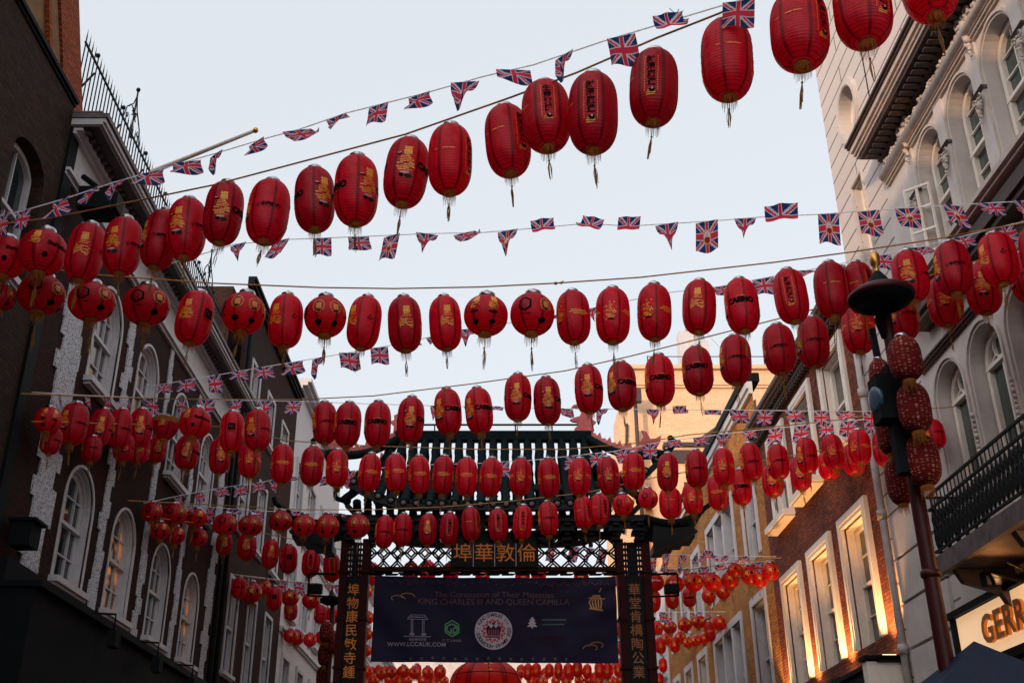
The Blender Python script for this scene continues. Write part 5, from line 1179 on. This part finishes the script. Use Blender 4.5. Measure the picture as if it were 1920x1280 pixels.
S3 = ' '.join('%d,%d,%d,%d,%s' % (684+21*i+LR.randint(-4, 4), 1264+LR.randint(-3, 3), 1287+LR.randint(-2, 3), 17+LR.randint(0, 3), 'DmM'[i % 3]) for i in range(24) if not 838 < 684+21*i < 985)
lanterns('lowest row at the bottom edge', S3, [(680, 52), (1170, 52)], None, lit=True, small=True)
# giant lantern
P = at(911, 1292, 33); gl_ = thing('giant_lantern', P, 'giant round red lantern with gold characters below the banner', 'lantern'); Rr = 68/F*33
mb = MB(); mb.lathe([(max(.25, sqrt(max(0, 1-abs(t/.82)**2.4))), t) for t in [-.80+1.6*i/30 for i in range(31)]], n=48)
s_ = link('shade', mb.mesh('shade', 'red_glow'), gl_, (0, 0, 0)); s_.scale = (Rr,)*3  # glow in the giant shade stands in for sun shining through it
mb = MB()
for k in range(12): a = 2*pi*k/12+.1; mb.tube([((max(.25, sqrt(max(0, 1-abs(t/.82)**2.4)))+.005)*cos(a), (max(.25, sqrt(max(0, 1-abs(t/.82)**2.4)))+.005)*sin(a), t) for t in [-.8+1.6*i/20 for i in range(21)]], .012, 4)
for z in (-.4, .0, .35): r_ = sqrt(max(0, 1-(abs(z)/.82)**2.4))+.004; mb.tube([(r_*cos(2*pi*i/40), r_*sin(2*pi*i/40), z) for i in range(41)], .010, 4)
s_ = link('frame', mb.mesh('frame', 'black'), gl_, (0, 0, 0)); s_.scale = (Rr,)*3
mb = MB(); vs, fs = text2d('安', .36, .02); vs, fs = tri_split(vs, fs, .1)
def g_r(z): return sqrt(max(0, 1-(abs(z)/.82)**2.4))+.012
for phi, z0, c in ((.12, .52, '安'),):
    vs, fs = text2d(c, .34, .02); vs, fs = tri_split(vs, fs, .1); mb.add([(g_r(z0+y)*sin(phi+x), -g_r(z0+y)*cos(phi+x), z0+y) for x, y in vs], fs)
s_ = link('characters', mb.mesh('characters', 'gold_print'), gl_, (0, 0, 0)); s_.scale = (Rr,)*3

# ------------------------------------------------------------------ union flags
def uj(x, y):
    """x 0..1, y 0..1; returns 0 navy 1 white 2 red"""
    X, Y = (x-.5)*60, (y-.5)*36
    if abs(X) < 3.2 or abs(Y) < 3.2: return 2
    if abs(X) < 5.4 or abs(Y) < 5.4: return 1
    for s_ in (1, -1):
        d = (X*36*s_ - Y*60)/sqrt(36**2+60**2)
        if abs(d) < 3.4:
            side = d*(1 if X > 0 else -1)*s_
            return 2 if 0 < side < 2.2 or abs(d) < .6 else 1
    return 0
def flag_mesh(fn, portrait=False, nx=48, ny=30, ratio=.92, seed=0):
    mb = MB(); vs = [fn(i/nx, j/ny, ratio) for j in range(ny+1) for i in range(nx+1)]; mb.v = [tuple(v) for v in vs]
    for j in range(ny):
        for i in range(nx):
            x, y = (i+.5)/nx, 1-(j+.5)/ny; c = uj(x, y)
            if portrait:
                r = sqrt((x-.5)**2*1.9+(y-.5)**2*.9)
                r2 = r
                if r < .235:
                    c = 3 if r > .185 else 1
                    if r <= .185:
                        if y < .5 and abs(x-.5) < .1+.12*(.5-y): c = 4
                        elif sqrt((x-.5)**2*1.6+(y-.56)**2) < .055: c = 3
                        elif y < .44: c = 4
            mb.f.append([j*(nx+1)+i, j*(nx+1)+i+1, (j+1)*(nx+1)+i+1, (j+1)*(nx+1)+i]); mb.m.append(c); mb.sm.append(True)
    return mb.mesh('cloth', ['navy', 'fwhite', 'fred', 'fgold', 'fcoat'])
def f_flat(k, a, sk, b=0):
    def fn(s_, t, r): return (s_-.5+sk*t, a*sin(6*s_+k+3*t)*t+b*t, -r*t*(1-.06*sin(5*s_+k)))
    return fn
def f_blow(k, sk, lift):
    def fn(s_, t, r):
        q = t*(1-.35*s_*lift); return (s_-.5+sk*t*(1-.3*s_), .22*sin(4*t+k+3*s_)*t-.25*t*t*lift, -r*q*(.92-.3*lift*t)+.16*lift*s_*t)
    return fn
def f_fold(k, cx_):
    def fn(s_, t, r):
        d = s_-cx_; w_ = 1-.62*t**1.3; return (cx_-.5+d*w_, .16*sin(9*d+k)*t, -r*t*(1.15-1.3*abs(d)*t))
    return fn
def f_curl(k, amt):
    def fn(s_, t, r): a = amt*t; return (s_-.5+.15*t*sin(k)+.05*sin(7*s_)*t, -r*.5*(1-cos(a)) + .04*sin(8*s_+k), -r*(sin(a)/amt)*1.1)
    return fn
SH = [f_flat(0, .05, .10), f_flat(1, .07, .28), f_blow(0, .42, .8), f_blow(1.3, .25, .5), f_fold(.5, .35), f_fold(2, .62), f_curl(.5, 2.4), f_curl(2, 3.2), f_flat(2.2, .06, -.12), f_blow(2.4, .55, 1.1), f_flat(3, .03, .02)]
FM = [flag_mesh(f, False) for f in SH]; FP = [flag_mesh(f, True, ratio=1.3) for f in (f_flat(0, .04, -.02), f_flat(1, .06, .06), f_fold(1, .45), f_flat(2, .05, -.1), f_blow(1, .1, .3))]
FD_ = ['softly rippled', 'slanting', 'wind blown', 'half lifted', 'pinched', 'gathered', 'curled up', 'rolled up', 'nearly flat', 'strongly blown', 'smooth']
def flags(rname, ribbon, dd, spec, extra='ribbon'):
    rope('bunting_ribbon', ribbon, dd, 'thin white ribbon of the '+rname, .0075, 'ribbon', 3, 'ribbon')
    it = []
    for t in spec.split():
        q = t.split(','); it.append((float(q[0]), float(q[1]), q[2]))
    it.sort()
    for i, (px, w_, c) in enumerate(it):
        d = depth_at(dd, px); y0 = rope_y(ribbon, px); p = at(px, y0, d); pl, pr_ = at(px-w_/2, rope_y(ribbon, px-w_/2), depth_at(dd, px-w_/2)), at(px+w_/2, rope_y(ribbon, px+w_/2), depth_at(dd, px+w_/2))
        por = c[0] == 'P'; idx = int(c[1:]) if por else int(c); me = FP[idx] if por else FM[idx]
        word = ('portrait centred', 'portrait centred and slanted', 'pinched portrait', 'portrait centred and skewed', 'lifted portrait')[idx] if por else FD_[idx]
        root = thing('union_flag', p, ('%s Union Jack, %s from left on %s' % (word, ORD[i], rname)), 'flag', 'flags on the '+rname)
        dv = pr_-pl; yaw = math.atan2(dv.y, dv.x); pit = math.atan2(dv.z, sqrt(dv.x**2+dv.y**2)); wd = w_/F*d*1.0
        root.rotation_euler = (LR.uniform(-.3, .12), -pit, yaw+LR.uniform(-.4, .4)); o = link('cloth', me, root, (0, 0, 0)); o.scale = (wd, wd, wd*LR.uniform(1.0, 1.25))
dFA = [(-20, 14.6), (290, 13.4), (700, 12.3), (1100, 10.9), (1400, 9.8)]
flags('bunting above the topmost rope', [(-20, 408), (40, 396), (120, 373), (210, 343), (290, 320), (400, 289), (500, 259), (560, 243), (650, 212), (800, 174), (905, 144), (1000, 122), (1130, 78), (1240, 45), (1350, 12), (1420, -8)], dFA,
      '8,44,0 45,42,1 115,56,3 172,52,2 222,42,4 284,58,3 350,58,3 406,40,4 481,48,3 556,56,9 630,46,2 710,48,0 786,54,3 872,56,4 962,66,3 1058,50,4 1164,58,1 1264,56,6 1385,62,0')
rf = MB(); q = at(1268, 28, 10.35); [rf.tube([q, q+Vector((dx, 0, dz))], .004, 4) for dx, dz in ((-.06, .08), (.03, .07), (.07, .05), (.08, -.03))]; tag(rf.build('cable_tie', 'wire'), 'black tied wire ends on the top bunting ribbon', 'wire')
dFB = [(300, 17), (800, 16), (1400, 15.4), (1940, 14.6)]
flags('bunting below the topmost lanterns', [(300, 500), (440, 458), (540, 449), (690, 443), (800, 438), (905, 436), (1000, 428), (1100, 419), (1180, 424), (1340, 414), (1440, 406), (1535, 402), (1700, 390), (1850, 381), (1940, 376)], dFB,
      '447,38,5 528,40,8 604,38,0 672,42,3 735,40,P0 801,42,4 870,46,9 952,40,P2 1020,42,6 1099,40,6 1177,40,7 1250,44,5 1325,42,P3 1397,40,4 1465,58,6 1553,38,P0 1628,38,P1 1700,42,P4 1786,40,P1 1856,42,3 1918,36,P2')
dFC = [(280, 21), (700, 19), (1110, 17.8), (1450, 16.8), (1940, 15)]
flags('bunting below the second rope', [(270, 726), (400, 704), (500, 687), (620, 667), (740, 646), (880, 616), (1000, 599), (1110, 578), (1250, 549), (1350, 537), (1450, 518), (1560, 498), (1720, 464), (1940, 410)], dFC,
      '308,30,3 350,34,3 401,36,1 450,34,3 494,38,3 551,44,3 597,34,4 654,38,1 711,34,0 768,32,2 812,30,2 878,34,4 1036,30,2 1110,28,5 1352,30,3 1430,40,0 1512,34,2 1568,34,4 1652,34,0 1722,36,2 1802,38,3 1880,38,1')
dFD = [(50, 24.5), (550, 23), (1000, 22), (1640, 20)]
flags('bunting between third and fourth ropes', [(60, 735), (160, 741), (330, 748), (560, 752), (700, 757), (930, 764), (1060, 766), (1300, 768), (1640, 771)], dFD,
      '112,30,0 164,34,3 203,34,0 243,28,4 280,34,1 340,32,0 389,32,8 445,30,10 499,30,8 553,28,10 612,22,4 818,22,4 880,20,7 932,20,6 1061,26,3 1130,26,4 1224,24,5 1278,26,7 1336,30,6 1384,34,3 1436,28,8 1488,32,3 1540,26,10 1582,32,2 1634,28,10')
dFE = [(560, 24.5), (1000, 24), (1300, 23), (1660, 21)]
flags('bunting before the gate roof', [(560, 902), (650, 884), (760, 872), (900, 868), (1000, 862), (1150, 846), (1240, 828), (1400, 808), (1560, 792), (1660, 782)], dFE,
      '588,28,2 612,30,3 652,30,5 745,24,2 940,28,0 1022,24,3 1075,28,8 1118,28,0 1163,28,1 1218,26,8 1262,26,3 1312,28,3 1357,28,4 1403,26,3 1455,30,10 1504,30,8 1548,28,0 1592,30,8 1634,28,10')
dFF = [(270, 27), (560, 25.6)]
flags('bunting above the low left lanterns', [(270, 943), (335, 929), (412, 914), (480, 905), (575, 888)], dFF, '298,26,2 333,28,0 372,26,2 412,26,3 450,28,3 484,26,3 514,28,5 542,26,2')
flags('bunting over the round left lanterns', [(330, 945), (500, 958), (640, 962)], [(320, 27), (640, 27.2)], '355,24,3 395,26,8 440,26,6 480,26,3 560,22,6 636,22,3')
flags('bunting at the far left', [(438, 1076), (540, 1088), (640, 1096)], [(430, 31), (640, 34)], '467,24,0 500,24,1 530,22,8 560,24,0 589,22,3 615,20,2 634,22,0')
flags('portrait bunting behind the lattice', [(1000, 1018), (1215, 1036), (1290, 1040), (1455, 1043)], [(1000, 35), (1455, 27.5)], '1036,20,P0 1078,20,P1 1108,18,P2 1132,20,P0 1225,24,P0 1251,22,P1 1281,24,P2 1318,26,6 1336,22,7 1360,26,6 1396,26,6')
flags('lower bunting behind the right pillar', [(1170, 1070), (1300, 1064), (1450, 1050)], [(1170, 33), (1450, 27.8)], '1200,22,0 1256,24,2 1287,22,8 1320,22,10 1350,26,2 1422,26,0')
flags('bunting over the third right rope', [(1160, 1146), (1230, 1147), (1360, 1146)], [(1160, 40), (1360, 34)], '1180,18,0 1210,18,2 1243,20,0 1258,22,1 1286,22,2 1312,20,6 1330,22,3')

# ------------------------------------------------------------------ lamp posts with woven lanterns
def lamp_post(label, px_base, d0, s_=1.0):
    """s_ scales the drawing of the near post for the far one; returns its axis"""
    pass
WV = MB(); WV.lathe([(max(.28, .97*(max(0, 1-abs(t)**3.2))**.5)+(.012 if i % 2 else 0), t*1.42) for i, t in enumerate([-.96+1.92*k/40 for k in range(41)])], n=36); WVM = WV.mesh('shade', 'woven')
def woven_lantern(P, Rr, H, label, grp):
    root = thing('woven_lantern', P, label, 'lantern', grp); s = link('shade', WVM, root, (0, 0, 0)); s.scale = (Rr, Rr, H/2/1.36)
    c = link('cap', CAP, root, (0, 0, H/2)); c.scale = (Rr,)*3; f = link('fringe', FR[1], root, (0, 0, -H/2)); f.scale = (Rr*1.25,)*3; root.rotation_euler.z = LR.uniform(0, 6); return root
PX, PY = 5.09, 12.65
lp = thing('lamp_post', (PX, PY, 0), 'dark red street lamp post with round canopy hung with woven lanterns, right', 'lamp post')
mb = MB(); mb.lathe([(.16, 0), (.16, .8), (.11, .95), (.095, 3.0), (.085, 6.5), (.07, 8.05)], (PX, PY, 0), 16)
for z in (2.5, 4.6, 5.9, 7.1): mb.lathe([(.09, z), (.115, z+.02), (.115, z+.08), (.09, z+.1)], (PX, PY, 0), 16)
mb.build('post', 'post_red', lp)
hc = at(1652, 556, 13.9)
mb = MB(); mb.tube([(PX, PY, 8.0), (PX-.02, PY-.05, 8.3), (hc.x+.16, hc.y, hc.z-.12), (hc.x+.14, hc.y, hc.z)], .045, 8); mb.build('arm', 'post_red', lp)
mb = MB(); mb.lathe([(.02, .15), (.19, .12), (.34, .075), (.41, .02), (.415, -.03), (.39, -.05)], (hc.x, hc.y, hc.z), 36); hd = mb.build('canopy', 'post_red', lp)
mb = MB(); mb.lathe([(.385, -.04), (.35, -.10), (.25, -.14), (.22, -.11), (.02, -.12)], (hc.x, hc.y, hc.z), 36); mb.lathe([(.15, .14), (.12, .24), (.055, .34), (.04, .36)], (hc.x, hc.y, hc.z), 20); mb.build('canopy_underside', 'black', hd)
mb = MB(); mb.lathe([(.02, .34), (.035, .38), (.02, .42), (.06, .46), (.065, .60), (.055, .62), (.0, .62)], (hc.x, hc.y, hc.z), 16); mb.build('finial', 'brass', hd)
mb = MB(); q = at(1640, 650, 13.9); mb.obox(q+Vector((0, 0, .25)), q+Vector((.02, 0, -.35)), .07, .07); mb.obox(q+Vector((.0, 0, -.3)), q+Vector((.16, 0, -.42)), .08, .08)
mb.tube([(PX-.05, PY, 7.7), (PX-.12, PY-.02, 7.95), (PX-.02, PY, 8.15)], .05, 6); mb.build('bracket', 'black', lp)
sp = thing('loudspeaker', at(1655, 740, 13.5), 'black speaker box with round blue front strapped to the lamp post', 'speaker')
c = at(1668, 745, 13.3); mb = MB(); mb.box(c.x-.17, c.x+.20, c.y-.1, c.y+.2, c.z-.30, c.z+.28); mb.box(c.x+.0, c.x+.16, c.y-.05, c.y+.15, c.z+.28, c.z+.42); mb.box(c.x-.02, c.x+.2, c.y, c.y+.15, c.z-.95, c.z-.3); mb.build('housing', 'black', sp)
mb = MB(); ax = Vector((-1, -.12, -.05)).normalized(); q = Vector((c.x-.17, c.y+.02, c.z-.02)); mb.tube([q-ax*.03, q+ax*.015, q+ax*.025], [.16, .16, .11], 20); mb.build('round_front', 'lens', sp)
for i, (px, yt, yb, w_) in enumerate(((1697, 630, 716, 64), (1714, 718, 812, 64), (1730, 815, 912, 66), (1652, 672, 752, 44), (1668, 780, 852, 50), (1686, 856, 946, 52))):
    d = 13.0 if i < 3 else 13.7; P = at(px, (yt+yb)/2, d); woven_lantern(P, w_/2/F*d*.97, (yb-yt)/F*d*1.02, 'woven dark red lantern with glinting gaps, %s, %s of the lamp post' % (('topmost of three', 'middle of three', 'lowest of three')[i % 3], 'right' if i < 3 else 'left'), 'woven lanterns on the near lamp post')
# far post
QX, QY = at(622, 1160, 34).x, at(622, 1160, 34).y
lp2 = thing('lamp_post', (QX, QY, 0), 'smaller distant lamp post left of the gate pillar with woven lanterns', 'lamp post'); hz_ = at(617, 1123, 34).z
mb = MB(); mb.lathe([(.14, 0), (.10, 1), (.08, hz_-.3), (.06, hz_)], (QX, QY, 0), 12); mb.build('post', 'post_red', lp2)
mb = MB(); mb.lathe([(.02, .16), (.22, .12), (.36, .03), (.37, -.05), (.2, -.12)], (QX-.05, QY-.1, hz_), 24); mb.lathe([(.1, .13), (.03, .3), (.0, .4)], (QX-.05, QY-.1, hz_), 12); mb.build('canopy', 'black', lp2)
for i, (px, yt, yb) in enumerate(((612, 1166, 1204), (609, 1206, 1247), (606, 1249, 1288), (627, 1185, 1225))):
    P = at(px, (yt+yb)/2, 33.6); woven_lantern(P, 13.5/F*33.6, (yb-yt)/F*33.6, 'woven dark red lantern on the distant lamp post, %s' % ('topmost', 'second down', 'third down', 'behind on the right')[i], 'woven lanterns on the distant lamp post')

# ------------------------------------------------------------------ market tent
ap = at(1826, 1201, 12.2); tn = thing('market_tent', (ap.x, ap.y, 0), 'dark blue peaked market tent top at the lower right', 'tent')
mb = MB(); ez = ap.z-.95; hw = 1.5; cs = [(ap.x-hw, ap.y-hw), (ap.x+hw, ap.y-hw), (ap.x+hw, ap.y+hw), (ap.x-hw, ap.y+hw)]
N = 10
for k in range(4):
    a, b_ = Vector((*cs[k], ez)), Vector((*cs[(k+1) % 4], ez)); vs = []
    for i in range(N+1):
        t = i/N
        for j in range(N+1):
            s_ = j/N; e = a.lerp(b_, s_); p = Vector(ap).lerp(e, t); p.z -= .16*sin(pi*t)*(1-.5*abs(2*s_-1)); vs.append(p)
    mb.add(vs, [(i*(N+1)+j, i*(N+1)+j+1, (i+1)*(N+1)+j+1, (i+1)*(N+1)+j) for i in range(N) for j in range(N)], 0, True)
    mb.add([a, b_, b_-Vector((0, 0, .25)), a-Vector((0, 0, .25))], [(0, 1, 2, 3)])
mb.build('canopy', 'tent', tn)
for k in range(4): mb = MB(); mb.tube([(*cs[k], 0), (*cs[k], ez)], .025, 6); mb.build('leg', 'iron', tn)
